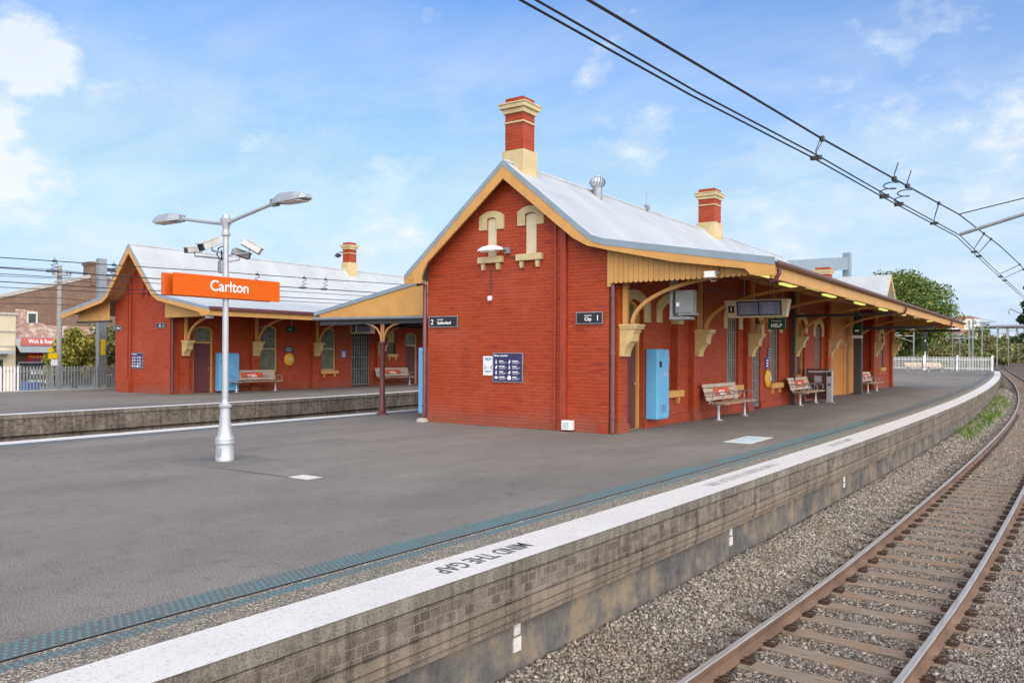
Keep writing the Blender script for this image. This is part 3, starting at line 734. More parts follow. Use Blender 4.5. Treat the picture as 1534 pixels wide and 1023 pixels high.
class Wall:                               # maps (u, z, outwards) to the world
    def __init__(s, axis, c, sgn): s.axis, s.c, s.sgn = axis, c, sgn
    def __call__(s, u, z, d=0):
        return (s.c+s.sgn*d, u, z) if s.axis == 'x' else (u, s.c+s.sgn*d, z)
    def out(s, d): return (s.sgn*d, 0, 0) if s.axis == 'x' else (0, s.sgn*d, 0)
    def plate(s, poly2, d0, d1, b, holes=()):
        b.poly([s(u, z, d0) for u, z in poly2], s.out(d1-d0), [[s(u, z, d0) for u, z in h] for h in holes]); return b
    def box(s, u0, u1, z0, z1, d0, d1, b):
        p, q = s(u0, z0, d0), s(u1, z1, d1)
        b.box(min(p[0], q[0]), max(p[0], q[0]), min(p[1], q[1]), max(p[1], q[1]), z0, z1); return b
def wall(W_, outer, holes, th, mat, parent, name='wall', label=None):
    b = MB(); W_.plate(outer, -th, 0, b, holes); return b.obj(name, mat, parent, label=label)
def arch_label(W_, c, hwo, hwi, zleg, zco, zci, ro, ri, parent, mat=None, name='arch_surround', d=.035, legcut=0):
    o_ = [(u, zco-ro+h) for u, h in arc(c, hwo, ro, 12)]; i_ = [(u, zci-ri+h) for u, h in arc(c, hwi, ri, 12)]
    poly = [(c-hwo, zleg)]+o_+[(c+hwo, zleg), (c+hwi, zleg)]+i_[::-1]+[(c-hwi, zleg)]
    b = MB(); W_.plate(poly, .002, d, b); return b.obj(name, mat or M['cream'], parent)
def sill(W_, c, hw, z, parent, mat=None, h=.17, d=.13):
    b = MB(); W_.box(c-hw, c+hw, z, z+h, .002, d, b)
    so = b.obj('window_sill', mat or M['mustard'], parent, bevel=.012)
    for s_ in (-1, 1):
        b = MB(); W_.plate([(c+s_*hw*.62-.045, z-.003), (c+s_*hw*.62-.045, z-.06), (c+s_*hw*.62-.03, z-.16), (c+s_*hw*.62+.03, z-.16), (c+s_*hw*.62+.045, z-.06), (c+s_*hw*.62+.045, z-.003)], .002, d*.7, b)
        b.obj('sill_bracket', mat or M['mustard'], so)
    return so
def console(W_, c, parent, z0=1.66, z1=2.30, hw=.2, mat=None, d0=.13):
    b = MB()
    # side profile in (out, z)
    prof_ = [(d0, z1), (d0+.40, z1), (d0+.40, z1-.05), (d0+.36, z1-.07), (d0+.36, z1-.12), (d0+.33, z1-.14), (d0+.31, z1-.32), (d0+.24, z1-.34), (d0+.16, z1-.46), (d0+.12, z0+.06), (d0+.12, z0), (d0, z0)]
    b.poly([W_(c-hw*.8, z, d) for d, z in prof_], (V(W_(c+hw*.8, 0, 0))-V(W_(c-hw*.8, 0, 0))))
    W_.box(c-hw, c+hw, z1, z1+.05, d0, d0+.44, b); W_.box(c-hw*.92, c+hw*.92, z1-.055, z1-.002, d0, d0+.418, b)
    return b.obj('console', mat or M['console'], parent)
def bracket(W_, c, reach, ztop, parent, z0=2.35, mat=None, d0=.15, w=.05, rodx=.36):
    b = MB()
    W_.box(c-w, c+w, z0, ztop(d0+.06), d0, d0+.11, b)                   # wall post
    n = 18; cen = []
    for i in range(n+1):
        t_ = i/n*PI/2*.97; cen.append((d0+.22+(reach-d0-.22)*(1-math.cos(t_)), z0+.02+(ztop(reach)-.20-z0)*math.sin(t_)))
    for i in range(n):
        (a0, e0), (a1, e1) = cen[i], cen[i+1]
        dx, dz = a1-a0, e1-e0; L = math.hypot(dx, dz); nx, nz = -dz/L*.035, dx/L*.035
        pts = [(a0-nx, e0-nz), (a1-nx, e1-nz), (a1+nx, e1+nz), (a0+nx, e0+nz)]
        b.add([W_(c+s_*w*.8, z, d) for s_ in (-1, 1) for d, z in pts], [(0, 1, 2, 3), (7, 6, 5, 4), (0, 4, 5, 1), (2, 6, 7, 3), (1, 5, 6, 2), (0, 3, 7, 4)])
    # tie under the rafters
    rp = [(d0, ztop(d0)), (reach+.25, ztop(reach+.25)), (reach+.25, ztop(reach+.25)-.10), (d0, ztop(d0)-.12)]
    b.poly([W_(c-w*.9, z, d) for d, z in rp], (V(W_(c+w*.9, 0, 0))-V(W_(c-w*.9, 0, 0))))
    return b.obj('awning_bracket', mat or M['mustard'], parent)
def downpipe(x, y, z0, z1, parent, r=.05, mat=None, shoe=0, extra=()):
    b = MB(); pts = [(x, y, z1), (x, y, z0+.12), (x+shoe, y-.02, z0+.02)] if shoe else [(x, y, z1), (x, y, z0)]
    b.tube(list(extra)+pts, r, 12)
    for z in (1.72, z1-.25, z0+.35):
        b.lathe([(r*1.25, -.03), (r*1.25, .03)], (x, y, z), 12)
    return b.obj('downpipe', mat or M['purple'], parent, smooth=True)
def valance(x0, x1, y, ztop, zbot, parent, mat=None, bw=.115, th=.025, scallop=.035):
    b = MB(); n = max(1, round(abs(x1-x0)/bw)); w_ = (x1-x0)/n
    for i in range(n):
        a, c = x0+i*w_+.003, x0+(i+1)*w_-.003
        b.poly([(a, y, ztop(a)), (c, y, ztop(c)), (c, y, zbot(c)+scallop), (c-(c-a)*.25, y, zbot(c)), (a+(c-a)*.25, y, zbot(a)), (a, y, zbot(a)+scallop)], (0, th, 0))
    return b.obj('valance', mat or M['mustard'], parent)
def chimney(cx, cy, z0, z1, hx, hy, parent, zb=None, zslope=None):
    zb = zb or z1-1.22
    t_ = V((cx, cy, 0))
    b = MB(); b.box(cx-hx, cx+hx, cy-hy, cy+hy, zb, z1)
    st = b.obj('chimney', M['red'], parent, label='red brick chimney stack with cream cornice')
    b = MB(); b.box(cx-hx-.055, cx+hx+.055, cy-hy-.055, cy+hy+.055, z0, zb); b.obj('chimney_base', M['cream'], st, bevel=.01)
    b = MB()
    for zz_, e, h in ((z1-.165, .125, .04), (z1-.26, .105, .095), (z1-.37, .05, .11), (z1-.60, .035, .045)):
        b.box(cx-hx-e, cx+hx+e, cy-hy-e, cy+hy+e, zz_-.0, zz_+h-.002)
    b.obj('chimney_cornice', M['cream'], st, bevel=.008)
    return st
def sash(W_, c, hw, z0, z1, rise, dep, parent, frame=None, glass=None, bars=0, name='window'):
    b = MB(); W_.plate(hole(c-hw, c+hw, z0, z1, rise), -dep-.03, -dep, b)
    wo = b.obj(name, glass or M['glass'], parent)
    if frame:
        b = MB(); f = .055
        W_.plate(hole(c-hw, c+hw, z0, z1, rise), -dep+.002, -dep+.045, b, [hole(c-hw+f, c+hw-f, z0+f, (z0+z1)/2-.02, 0), hole(c-hw+f, c+hw-f, (z0+z1)/2+.03, z1-f, rise*.9)])
        b.obj('window_frame', frame, wo)
    if bars:
        b = MB()
        for k in range(bars):
            u = c-hw+(k+.5)*2*hw/bars; p0, p1 = W_(u, z0, -dep+.09), W_(u, z1-rise*.4, -dep+.09); b.tube([p0, p1], .011, 6)
        for z in (z0+(z1-z0)*.33, z0+(z1-z0)*.72): p0, p1 = W_(c-hw, z, -dep+.09), W_(c+hw, z, -dep+.09); b.tube([p0, p1], .010, 6)
        b.obj('window_bars', M['galv'], wo)
    return wo
def door(W_, u0, u1, z1, dep, parent, mat, frame, ztrans=None, rise=0, name='door'):
    f = .07
    b = MB(); W_.box(u0+f, u1-f, .02, z1, -dep-.04, -dep, b)
    n = 4
    for k in range(1, n): W_.box(u0+f+(u1-u0-2*f)*k/n-.006, u0+f+(u1-u0-2*f)*k/n+.006, .03, z1-.02, -dep, -dep+.006, b)
    do = b.obj(name, mat, parent)
    b = MB(); p = W_(u1-f-.1, 1.02, -dep+.03); b.lathe([(.02, -.03), (.028, 0), (.02, .03)], p, 8); b.obj('handle', M['galv'], do)
    top = ztrans or z1+f
    b = MB(); hs_ = [hole(u0+f, u1-f, .004, z1, 0)]
    if ztrans: hs_.append(hole(u0+f, u1-f, z1+f, ztrans-f, rise))
    W_.plate(hole(u0, u1, 0, top, rise), -dep-.02, -dep+.06, b, hs_); b.obj('door_frame', frame, do)
    if ztrans:
        b = MB(); W_.plate(hole(u0+f, u1-f, z1+f, ztrans-f, rise), -dep-.03, -dep-.01, b); b.obj('fanlight', M['frost'], do)
    return do
def barred_door(W_, u0, u1, z1, dep, parent, rise=0):
    b = MB(); W_.plate(hole(u0, u1, 0.01, z1, rise), -dep-.04, -dep, b); do = b.obj('door', M['glass'], parent, label='glazed door behind a steel bar gate')
    b = MB(); n = 8
    for k in range(n):
        u = u0+.06+(u1-u0-.12)*k/(n-1); b.tube([W_(u, .09, -dep+.10), W_(u, z1-.1-rise*.5, -dep+.10)], .013, 6)
    for z in (.10, .9, 1.5, 2.02, z1-.45): b.tube([W_(u0+.04, z, -dep+.10), W_(u1-.04, z, -dep+.10)], .018, 6)
    b.obj('security_gate', M['galv'], do)
    return do

# ------------------------------------------------------------------ station building, near
A = wthing('station_building', 'near red brick station building with tall front chimney and wide awning', 'station building', (-2.54, 0, 0))
prA = [(-5.55, 3.62), (-2.55, 6.10), (-.50, 4.40), (-.24, 4.20), (.05, 4.10), (1.0, 3.93), (3.61, 3.48)]
topA = lambda x: interp(prA, x)
YA = 33.2; YM = 21.5                       # far end, end of the high ridge
roof = roof_sheet(prA, -.335, YM, .05, 'roof', M['roof'], A)
roof_sheet([(-.24, 4.196), (.05, 4.097), (1.0, 3.927), (3.61, 3.477)], YM, YA+.3, .05, 'awning_roof', M['roof'], A)
roof_sheet([(-5.55, 3.62), (-3.9, 4.25), (-1.4, 4.25), (-.24, 4.19)], YM, YA, .05, 'low_roof', M['roof'], A)
b = MB(); b.poly([(x, YM-.02, z-.03) for x, z in prA[:4]]+[(-.24, YM-.02, 3.4), (-5.1, YM-.02, 3.4)], (0, -.1, 0)); b.obj('wall', M['red'], A)
b = MB(); b.tube([(-2.55, -.34, 6.11), (-2.55, YM, 6.11)], .05, 8); b.obj('ridge_cap', M['roof'], roof)
off = lambda pr, dz: [(x, z+dz) for x, z in pr]
band(off(prA, .03), off(prA, -.11), -.375, -.335, 'verge_flashing', M['flash'], A)
btop = off(prA, -.108)
bbot = [(-5.55, 3.44), (-5.0, 3.42), (-4.99, 3.58), (-4.93, 3.72), (-4.80, 3.92), (-2.55, 5.70), (-1.05, 4.48), (-.68, 4.19), (-.35, 4.01), (.16, 3.88), (1.62, 3.545), (2.85, 3.36), (3.05, 3.33), (3.16, 3.22), (3.28, 3.18), (3.61, 3.18)]
band(btop, bbot, -.365, -.315, 'barge_board', M['mustard'], A)
b = MB(); b.lathe([(.085, 0), (.085, .012), (.06, .014), (.06, .002), (.03, .002), (.03, .014), (0.001, .014)], (0, 0, 0), 20)
bo = b.obj('barge_rosette', M['mustard'], A); bo.rotation_euler = (PI/2, 0, 0); bo.location = V((-5.30, -.366, 3.58))-A.location
# walls
WG = Wall('y', 0, -1)                      # front gable
gw = [(-5.08, -.1), (0, -.1), (0, 4.08), (-.24, 4.15), (-.50, 4.35), (-2.55, 6.05), (-5.08, 3.95)]
wins = [(-3.11, .135, 3.98, 4.90), (-2.01, .15, 3.98, 4.92)]
wall(WG, gw, [hole(c-h, c+h, z0, z1, .03) for c, h, z0, z1 in wins], .3, M['red'], A)
for c, h, z0, z1 in wins:
    b = MB(); WG.plate(hole(c-h-.02, c+h+.02, z0-.1, z1+.1, 0), -.07, -.035, b); wo = b.obj('blind_window', M['pale'], A)
    arch_label(WG, c, .36, h, z1-.28, z1+.16, z1+.01, .12, .035, A, M['cream'])
    sill(WG, c, .35, 3.83, A, M['cream'], .15, .12)
# two flues on the gable
b = MB(); b.box(-1.17, -1.03, -.11, -.002, 0, 4.72); b.box(-1.37, -1.31, -.05, -.002, 0, 4.95); b.obj('gable_flue', M['redtrim'], A, bevel=.012)
wins_R = [  # c, hw, z0, z1
    ('blind', 3.18, .5, .84, 2.97), ('barred', 7.70, .5, .84, 2.97), ('barred', 11.80, .5, .80, 2.97), ('sash', 15.05, .5, .93, 3.02), ('barred', 17.5, .48, 1.05, 2.95), ('barred', 30.4, .5, 1.1, 2.9)]
doors_R = [(.66, 1.70, 2.95), (9.22, 10.28, 2.90)]
WR = Wall('x', 0, 1)
hs = [hole(c-h, c+h, z0, z1, .22) for _, c, h, z0, z1 in wins_R if c < 25]+[hole(a, e, -.05, z, .22) for a, e, z in doors_R]
wall(WR, [(0.3, -.1), (19.2, -.1), (19.2, 4.05), (0.3, 4.05)], hs, .3, M['red'], A)
wall(Wall('x', -.05, 1), [(19.0, 2.15), (25.3, 2.15), (25.3, 4.05), (19.0, 4.05)], [], .2, M['orange'], A, label='orange timber panelling above the doors')
wall(Wall('x', -.7, 1), [(25.2, -.1), (28.0, -.1), (28.0, 4.05), (25.2, 4.05)], [], .3, M['red'], A)
wall(Wall('x', .02, 1), [(27.9, -.1), (YA, -.1), (YA, 4.05), (27.9, 4.05)], [hole(29.9, 30.9, 1.1, 2.9, .22)], .3, M['red'], A, label='red end pavilion wall')
b = MB(); b.box(-5.08, .02, YA, YA+.2, -.1, 4.2); b.box(-5.08, -4.85, 0.3, YA, -.1, 3.75); b.box(-.695, -.285, 27.9, 28.0, -.1, 4.0); b.box(-.695, -.255, 25.12, 25.195, -.1, 4.0); b.obj('wall', M['red'], A)
# plinth, pilasters
pil = [.38, 4.62, 8.85, 13.75, 18.75, 27.98, 32.9]
for c in pil:
    b = MB(); x0 = .02 if c > 25 else 0
    b.box(x0+.002, x0+.14, c-.22, c+.22, -.05, 4.0); b.box(x0+.001, x0+.18, c-.26, c+.26, -.05, .16); b.box(x0+.001, x0+.155, c-.24, c+.24, .16, .2)
    b.obj('pilaster', M['red'], A)
spans = [(.64, .66), (1.70, 4.36), (4.88, 8.59), (9.11, 9.22), (10.28, 13.49), (14.01, 18.49)]
for a, e in spans:
    b = MB(); b.box(.002, .045, a, e, -.05, .22); b.obj('plinth', M['redtrim'], A, bevel=.008)
b = MB(); b.box(-.25, -.002, -.03, -.002, -.05, .2); b.obj('plinth', M['redtrim'], A)
for kind_, c, h, z0, z1 in wins_R:
    Wd = WR if c < 25 else Wall('x', .02, 1)
    arch_label(Wd, c, h+.30, h+.0, z1-.50, z1+.24, z1, .30, .22, A)
    sill(Wd, c, h+.14, z0-.19, A)
    if kind_ == 'blind':
        b = MB(); Wd.plate(hole(c-h, c+h, z0-.05, z1+.05, 0), -.26, -.18, b); b.obj('bricked_window', M['red'], A)
        b = MB(); Wd.box(c+h-.02, c+h-.003, z1-.5, z1-.2, -.18, -.003, b); b.obj('window_reveal', M['cream'], A)
    elif kind_ == 'barred': sash(Wd, c, h, z0, z1, .22, .16, A, None, M['frost'], 6)
    else: sash(Wd, c, h, z0, z1, .22, .14, A, M['mustard'], M['glass'])
for a, e, z in doors_R: arch_label(WR, (a+e)/2, (e-a)/2+.32, (e-a)/2, z-.5, z+.22, z, .30, .22, A)
door(WR, .66, 1.70, 2.14, .17, A, M['maroon'], M['mustard'], 2.95, .22)
barred_door(WR, 9.22, 10.28, 2.9, .15, A, .22)
for a, e in ((19.3, 20.6), (20.62, 21.95), (23.3, 24.2), (24.22, 25.2)):
    b = MB(); WR.box(a, e, .01, 2.12, -.12, -.04, b)
    for k in range(1, 5): WR.box(a+(e-a)*k/5-.005, a+(e-a)*k/5+.005, .05, 2.08, -.04, -.034, b)
    b.obj('door', M['orange'], A, label='orange boarded timber door')
b = MB(); b.box(-.04, .06, 19.2, 25.3, 2.10, 2.24); b.box(-.04, .03, 19.2, 25.3, 2.62, 2.68); b.obj('door_head', M['soffit'], A)
b = MB(); b.box(-.2, 0, 21.95, 23.3, -.05, 2.1); b.obj('wall', M['orange'], A)
# awning: lining, rafters, brackets, gutter, valance
lin_ = [(.0, 4.03), (.05, 4.045), (1.0, 3.872), (3.52, 3.435)]
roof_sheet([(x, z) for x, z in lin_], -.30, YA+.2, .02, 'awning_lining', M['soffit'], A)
ztop = lambda d: interp([(0, 4.01), (1.0, 3.85), (3.52, 3.412)], d)
for c in pil+[23.2]:
    w0 = Wall('x', .02 if c > 25 else 0, 1)
    if c != 23.2: console(w0, c, A)
    bracket(w0, c, 3.0, ztop, A)
b = MB()
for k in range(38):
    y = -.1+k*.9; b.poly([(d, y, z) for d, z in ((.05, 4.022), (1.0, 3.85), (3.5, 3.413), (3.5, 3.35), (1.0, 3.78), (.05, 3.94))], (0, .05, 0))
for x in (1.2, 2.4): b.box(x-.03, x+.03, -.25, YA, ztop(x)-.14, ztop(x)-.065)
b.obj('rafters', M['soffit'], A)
b = MB(); b.box(3.50, 3.545, -.30, YA+.25, 3.13, 3.425); b.obj('fascia', M['mustard'], A, bevel=.006)
b = MB(); gp = [(3.55, 3.455), (3.55, 3.385), (3.59, 3.37), (3.64, 3.38), (3.66, 3.41), (3.66, 3.46), (3.648, 3.46), (3.648, 3.415), (3.635, 3.392), (3.59, 3.382), (3.562, 3.395), (3.562, 3.455)]
b.poly([(x, -.33, z) for x, z in gp], (0, YA+.6, 0)); b.obj('gutter', M['gutter'], A)
for y in (-.12, 14.2, 27.2):
    b = MB(); b.tube([(3.62, y, 3.33), (3.62, y, 3.22), (3.56, y, 3.12), (3.45, y, 3.09)], .04, 10); b.obj('gutter_outlet', M['maroon'], A, smooth=True)
valance(.02, 3.48, -.07, lambda x: topA(x)-.07, lambda x: 3.205+max(0, x-2.2)*.02, A)
valance(.02, 3.48, YA+.12, lambda x: topA(x)-.07, lambda x: 3.2, A)
b = MB(); b.box(-.02, 3.5, -.03, .03, 3.235, 3.30); b.obj('awning_beam', M['dark'], A)
b = MB(); b.poly([(-.01, -.075, 3.14), (.06, -.075, 3.14), (.06, -.075, 3.96), (-.01, -.075, 3.96)], (0, .06, 0)); b.obj('valance_stop', M['mustard'], A)
b = MB(); b.box(.1, 3.4, YA, YA+.1, 3.0, 3.12); b.obj('awning_beam', M['dark'], A)
b = MB(); b.box(.15, 3.4, 22.9, 23.05, 2.86, 2.98); b.box(.3, .62, 22.4, 22.72, 0, 3.6); b.obj('service_post', M['dark'], A, label='dark boxed post under the awning')
b = MB(); b.box(.16, .28, 13.18, 13.30, 0, 3.85); b.box(.2, 3.4, 13.2, 13.28, 3.02, 3.11); b.obj('service_post', M['dark'], A, label='slim dark post and cross beam under the awning')
# cross gable over the far end pavilion
prX = [(28.75, 4.3), (30.6, 5.95), (32.45, 4.3)]
b = MB()
for dz in (0, -.05):
    for x in (-4.4, .42): b.v += [(x, y, z+dz) for y, z in prX]
b.f = [(0, 1, 4, 3), (1, 2, 5, 4), (6, 9, 10, 7), (7, 10, 11, 8), (3, 4, 10, 9), (4, 5, 11, 10), (0, 6, 7, 1), (1, 7, 8, 2), (0, 3, 9, 6), (2, 8, 11, 5)]; b.mi = [0]*10
b.obj('cross_roof', M['roofx'], A)
b = MB(); b.poly([(.42, y, z+.0) for y, z in prX]+[(.42, y, z-.2) for y, z in reversed(prX)], (.04, 0, 0)); b.obj('barge_board', M['cream'], A)
b = MB(); b.poly([(.1, 28.9, 4.2), (.1, 30.6, 5.86), (.1, 32.3, 4.2)], (-.2, 0, 0)); b.obj('gable', M['orange'], A)
for z_, ya_, yb_ in ((3.42, .5, 18.6), (3.50, .5, 12.0)):
    b = MB(); b.tube([(.17, ya_, z_), (.17, yb_, z_)], .014, 6); b.obj('conduit', M['maroon'], A)
for y_ in (4.95, 9.02, 13.9):
    b = MB(); b.tube([(.165, y_, 3.4), (.165, y_, 2.4)], .012, 6); b.obj('conduit', M['maroon'], A)
# gutters and pipes at the front
downpipe(.075, .02, 0.02, 3.2, A, .052)
downpipe(-5.15, -.03, .05, 3.42, A, .055, shoe=-.06, extra=[(-5.35, -.1, 3.43)])
b = MB(); b.lathe([(.16, 0), (.15, .05), (.09, .09)], (-5.2, -.06, 0), 14); b.obj('pipe_footing', M['concrete'], A)
# chimneys
ch = chimney(-2.545, .315, 5.35, 7.66, .252, .24, roof, 6.43)
chimney(-2.55, 12.5, 5.2, 7.62, .30, .32, roof, 6.42)
chimney(-2.78, 29.9, 3.9, 6.42, .36, .33, A, 5.2)
# turbine vent on the roof
b = MB(); b.tube([(-2.35, 3.75, 5.85), (-2.35, 3.75, 6.18)], .13, 14); vt = b.obj('roof_vent', M['galv'], roof, smooth=True)
b = MB()
for k in range(16):
    a = 2*PI*k/16; pr_ = [(.10, 0), (.19, .06), (.225, .15), (.19, .25), (.07, .31)]
    p = [(-2.35+r*math.cos(a+z*.8), 3.75+r*math.sin(a+z*.8), 6.16+z) for r, z in pr_]; q = [(-2.35+r*.93*math.cos(a+z*.8+.30), 3.75+r*.93*math.sin(a+z*.8+.30), 6.16+z) for r, z in pr_]
    b.strip(p, q)
b.lathe([(.09, .30), (.07, .33), (.01, .34)], (-2.35, 3.75, 6.16), 14); b.lathe([(.12, -.01), (.12, .02)], (-2.35, 3.75, 6.16), 14); b.obj('turbine', M['silver'], vt)
b = MB(); b.tube([(-2.5, 7.15, 6.1), (-2.5, 7.15, 6.62)], .012, 6); b.box(-2.56, -2.44, 7.08, 7.22, 6.1, 6.25); b.obj('aerial', M['galv'], roof)
b = MB(); b.tube([(-1.9, 25.5, 4.5), (-2.6, 25.2, 5.35)], .03, 6); b.obj('roof_stay', M['dark'], A)
# left canopy on a cast post
cp = [(-10.25, 2.88), (-5.05, 3.86)]
roof_sheet(cp, .93, 24, .05, 'canopy_roof', M['roof'], A)
band([(-10.27, 2.90), (-5.6, 3.78)], [(-10.27, 2.79), (-5.6, 3.67)], .88, .93, 'canopy_flashing', M['flash'], A)
band([(-10.05, 2.83), (-5.1, 3.76)], [(-10.05, 2.72), (-5.1, 2.72)], .91, .95, 'canopy_panel', M['mustard'], A)
b = MB(); b.tube([(-10.3, .87, 2.70), (-5.15, .87, 2.66)], .045, 10); b.obj('canopy_gutter', M['galv'], A, smooth=True)
b = MB(); b.box(-10.1, -5.1, .97, 1.12, 2.52, 2.66); b.box(-9.9, -5.1, 4.5, 4.6, 2.6, 2.75); b.box(-10.1, -10.0, 1.1, 24, 2.55, 2.78); b.box(-7.7, -7.6, 1.1, 24, 2.6, 2.75); b.obj('canopy_beam', M['dark'], A)
def canopy_post(y):
    b = MB(); b.lathe([(.17, 0), (.17, .03), (.10, .06), (.11, .12), (.09, .2), (.095, .3), (.08, .36), (.075, .9), (.066, 1.82), (.09, 1.86), (.07, 1.89), (.13, 1.97), (.13, 2.02)], (-7.62, y, 0), 16)
    po = b.obj('canopy_post', M['maroon'], A, smooth=True)
    b = MB()
    for dx, dy in ((-.62, 0), (.62, 0), (0, .6)):
        pts = [(-7.62+dx*f, y+dy*f, z) for f, z in ((.06, 2.0), (.12, 2.2), (.32, 2.38), (.62, 2.48), (1.0, 2.53))]; b.tube(pts, .03, 8)
        pts = [(-7.62+dx*f, y+dy*f, z) for f, z in ((.06, 2.0), (.06, 2.55))]; b.tube(pts, .028, 8)
    b.obj('post_bracket', M['soffit'], po, smooth=True)
for y in (1.03, 9.0, 17.0): canopy_post(y)

# ------------------------------------------------------------------ station building, opposite
B = wthing('station_building', 'long red brick station building on the opposite platform with steep white roof and side awnings', 'station building', (-23.6, 3.5, 0))
YB0, YB1, VB = 3.5, 46.0, 2.75
prB = [(-28.95, 3.46), (-25.55, 4.02), (-25.25, 4.20), (-23.50, 6.10), (-21.75, 4.20), (-21.40, 3.98), (-18.05, 3.38)]
rb = roof_sheet(prB, VB, YB1, .05, 'roof', M['roof'], B)
b = MB(); b.tube([(-23.5, VB, 6.11), (-23.5, YB1, 6.11)], .05, 8); b.obj('ridge_cap', M['roof'], rb)
band(off(prB, .02), off(prB, -.10), VB-.035, VB, 'verge_flashing', M['flash'], B)
bb = [(-28.95, 3.24), (-28.8, 3.20), (-25.55, 3.78), (-25.15, 3.98), (-23.50, 5.74), (-21.85, 3.98), (-21.40, 3.74), (-18.95, 3.27), (-18.7, 3.22), (-18.55, 3.10), (-18.4, 3.07), (-18.05, 3.10)]
band(off(prB, -.098), bb, VB-.03, VB+.02, 'barge_board', M['mustard'], B)
WGB = Wall('y', YB0, -1)
wall(WGB, [(-25.85, -.1), (-21.75, -.1), (-21.75, 4.1), (-23.5, 5.95), (-25.25, 4.2), (-25.85, 3.95)], [hole(-23.7, -23.3, 4.3, 5.2, .03)], .3, M['red'], B)
b = MB(); WGB.plate(hole(-23.75, -23.25, 4.2, 5.3, 0), -.14, -.1, b); b.obj('blind_window', M['redtrim'], B)
sill(WGB, -23.5, .32, 4.16, B, M['redtrim'], .13, .1)
b = MB(); b.box(-24.62, -24.50, YB0-.1, YB0-.002, 0, 5.0); b.box(-24.86, -24.80, YB0-.05, YB0-.002, .5, 4.7); b.obj('gable_flue', M['redtrim'], B)
b = MB(); b.box(-25.3, -24.45, YB0-.22, YB0-.002, 0, .55); b.obj('wall_box', M['redtrim'], B, bevel=.01)
roof_sheet([(x, z-.055) for x, z in prB], VB+.03, YB1-.2, .02, 'eaves_lining', M['soffit'], B)
WB = Wall('x', -21.75, 1)
hsB = [hole(4.55, 5.5, -.05, 2.80, .14), hole(7.85, 8.85, .80, 2.95, .16), hole(11.5, 12.42, .86, 2.95, .16), hole(13.5, 14.8, -.05, 2.95, .16), hole(16.1, 16.75, 1.66, 2.95, .1), hole(17.5, 18.5, -.05, 2.85, .14)]
hsB += [hole(y, y+1, .85, 2.95, .16) for y in (22, 26, 30, 34, 38)]
wall(WB, [(YB0+.3, -.1), (YB1, -.1), (YB1, 3.98), (YB0+.3, 3.98)], hsB, .3, M['red'], B)
b = MB(); b.box(-25.85, -25.6, YB0+.3, YB1, -.1, 3.9); b.box(-25.85, -21.75, YB1, YB1+.2, -.1, 4.1); b.obj('wall', M['red'], B)
door(WB, 4.55, 5.5, 2.08, .14, B, M['maroon'], M['mustard'], 2.80, .14)
sash(WB, 8.35, .5, .80, 2.95, .16, .12, B, M['cream'], M['frost'])
sash(WB, 11.96, .46, .86, 2.95, .16, .12, B, M['cream'], M['frost']); sill(WB, 11.96, .56, .68, B)
barred_door(WB, 13.5, 14.8, 2.95, .14, B, .16)
sash(WB, 16.42, .32, 1.66, 2.95, .1, .12, B, None, M['glass']); sill(WB, 16.42, .4, 1.5, B)
b = MB(); WB.plate(hole(16.15, 16.70, 2.3, 2.93, .1), -.11, -.06, b); b.obj('window_panel', M['cream'], B)
door(WB, 17.5, 18.5, 2.1, .14, B, M['maroon'], M['cream'], 2.85, .14)
for y in (22, 26, 30, 34, 38): sash(WB, y+.5, .5, .85, 2.95, .16, .12, B, M['cream'], M['frost'])
ztB = lambda d: interp([(0, 3.86), (3.6, 3.24)], d)
for c in (4.08, 7.55, 11.05, 15.4, 20, 24.5, 29):
    b = MB(); b.box(-21.748, -21.62, c-.2, c+.2, -.05, 3.85); b.box(-21.749, -21.59, c-.24, c+.24, -.05, .16); b.obj('pilaster', M['red'], B)
    console(WB, c, B, 1.56, 2.14, .18); bracket(WB, c, 2.7, ztB, B, 2.2)
b = MB(); b.box(-18.14, -18.10, VB+.02, YB1, 3.08, 3.34); b.obj('fascia', M['mustard'], B)
b = MB(); b.box(-18.09, -17.97, VB-.02, YB1, 3.29, 3.41); b.obj('gutter', M['maroon'], B)
valance(-21.72, -18.3, YB0-.25, lambda x: interp(prB, x)-.08, lambda x: 3.08, B)
valance(-28.5, -25.88, YB0-.25, lambda x: interp(prB, x)-.08, lambda x: 3.06, B, bw=.2, scallop=0)
b = MB(); b.box(-21.7, -18.2, YB0-.21, YB0-.12, 3.10, 3.17); b.box(-28.7, -25.9, YB0-.21, YB0-.1, 2.98, 3.08); b.obj('awning_beam', M['dark'], B)
downpipe(-21.68, YB0+.06, .02, 3.1, B, .055, M['maroon'])
chimney(-23.5, 15.0, 5.3, 7.58, .25, .25, rb, 6.52)
# ------------------------------------------------------------------ lamp post
X_, Y_, Z_ = V((1, 0, 0)), V((0, 1, 0)), V((0, 0, 1))
LP = V((-2.83, -7.47, 0))
L = thing('lamp_post', 'silver painted cast lamp post with two arms standing alone on the near platform', 'lamp post', LP)
b = MB(); b.lathe([(.142, 0), (.145, .05), (.14, .06), (.135, .26), (.15, .275), (.15, .30), (.138, .31), (.135, .325), (.145, .335), (.14, .36), (.115, .40), (.10, .48), (.085, .62), (.075, .80), (.072, .83), (.098, .845), (.102, .87), (.085, .885), (.07, .90), (.052, .93), (.05, .96)], (0, 0, 0), 28)
pb = b.obj('post_base', M['silver'], L, smooth=True)
b = MB(); b.obox((.03, -.1395, .15), (.05, 0, 0), (0, .006, 0), (0, 0, .065)); b.obox((.03, -.146, .17), (.03, 0, 0), (0, .004, 0), (0, 0, .03)); b.obj('access_cover', M['silver'], pb, bevel=.004)
b = MB(); b.lathe([(.05, .93), (.046, 2.4), (.043, 3.55)], (0, 0, 0), 20); b.obj('post', M['silver'], L, smooth=True)
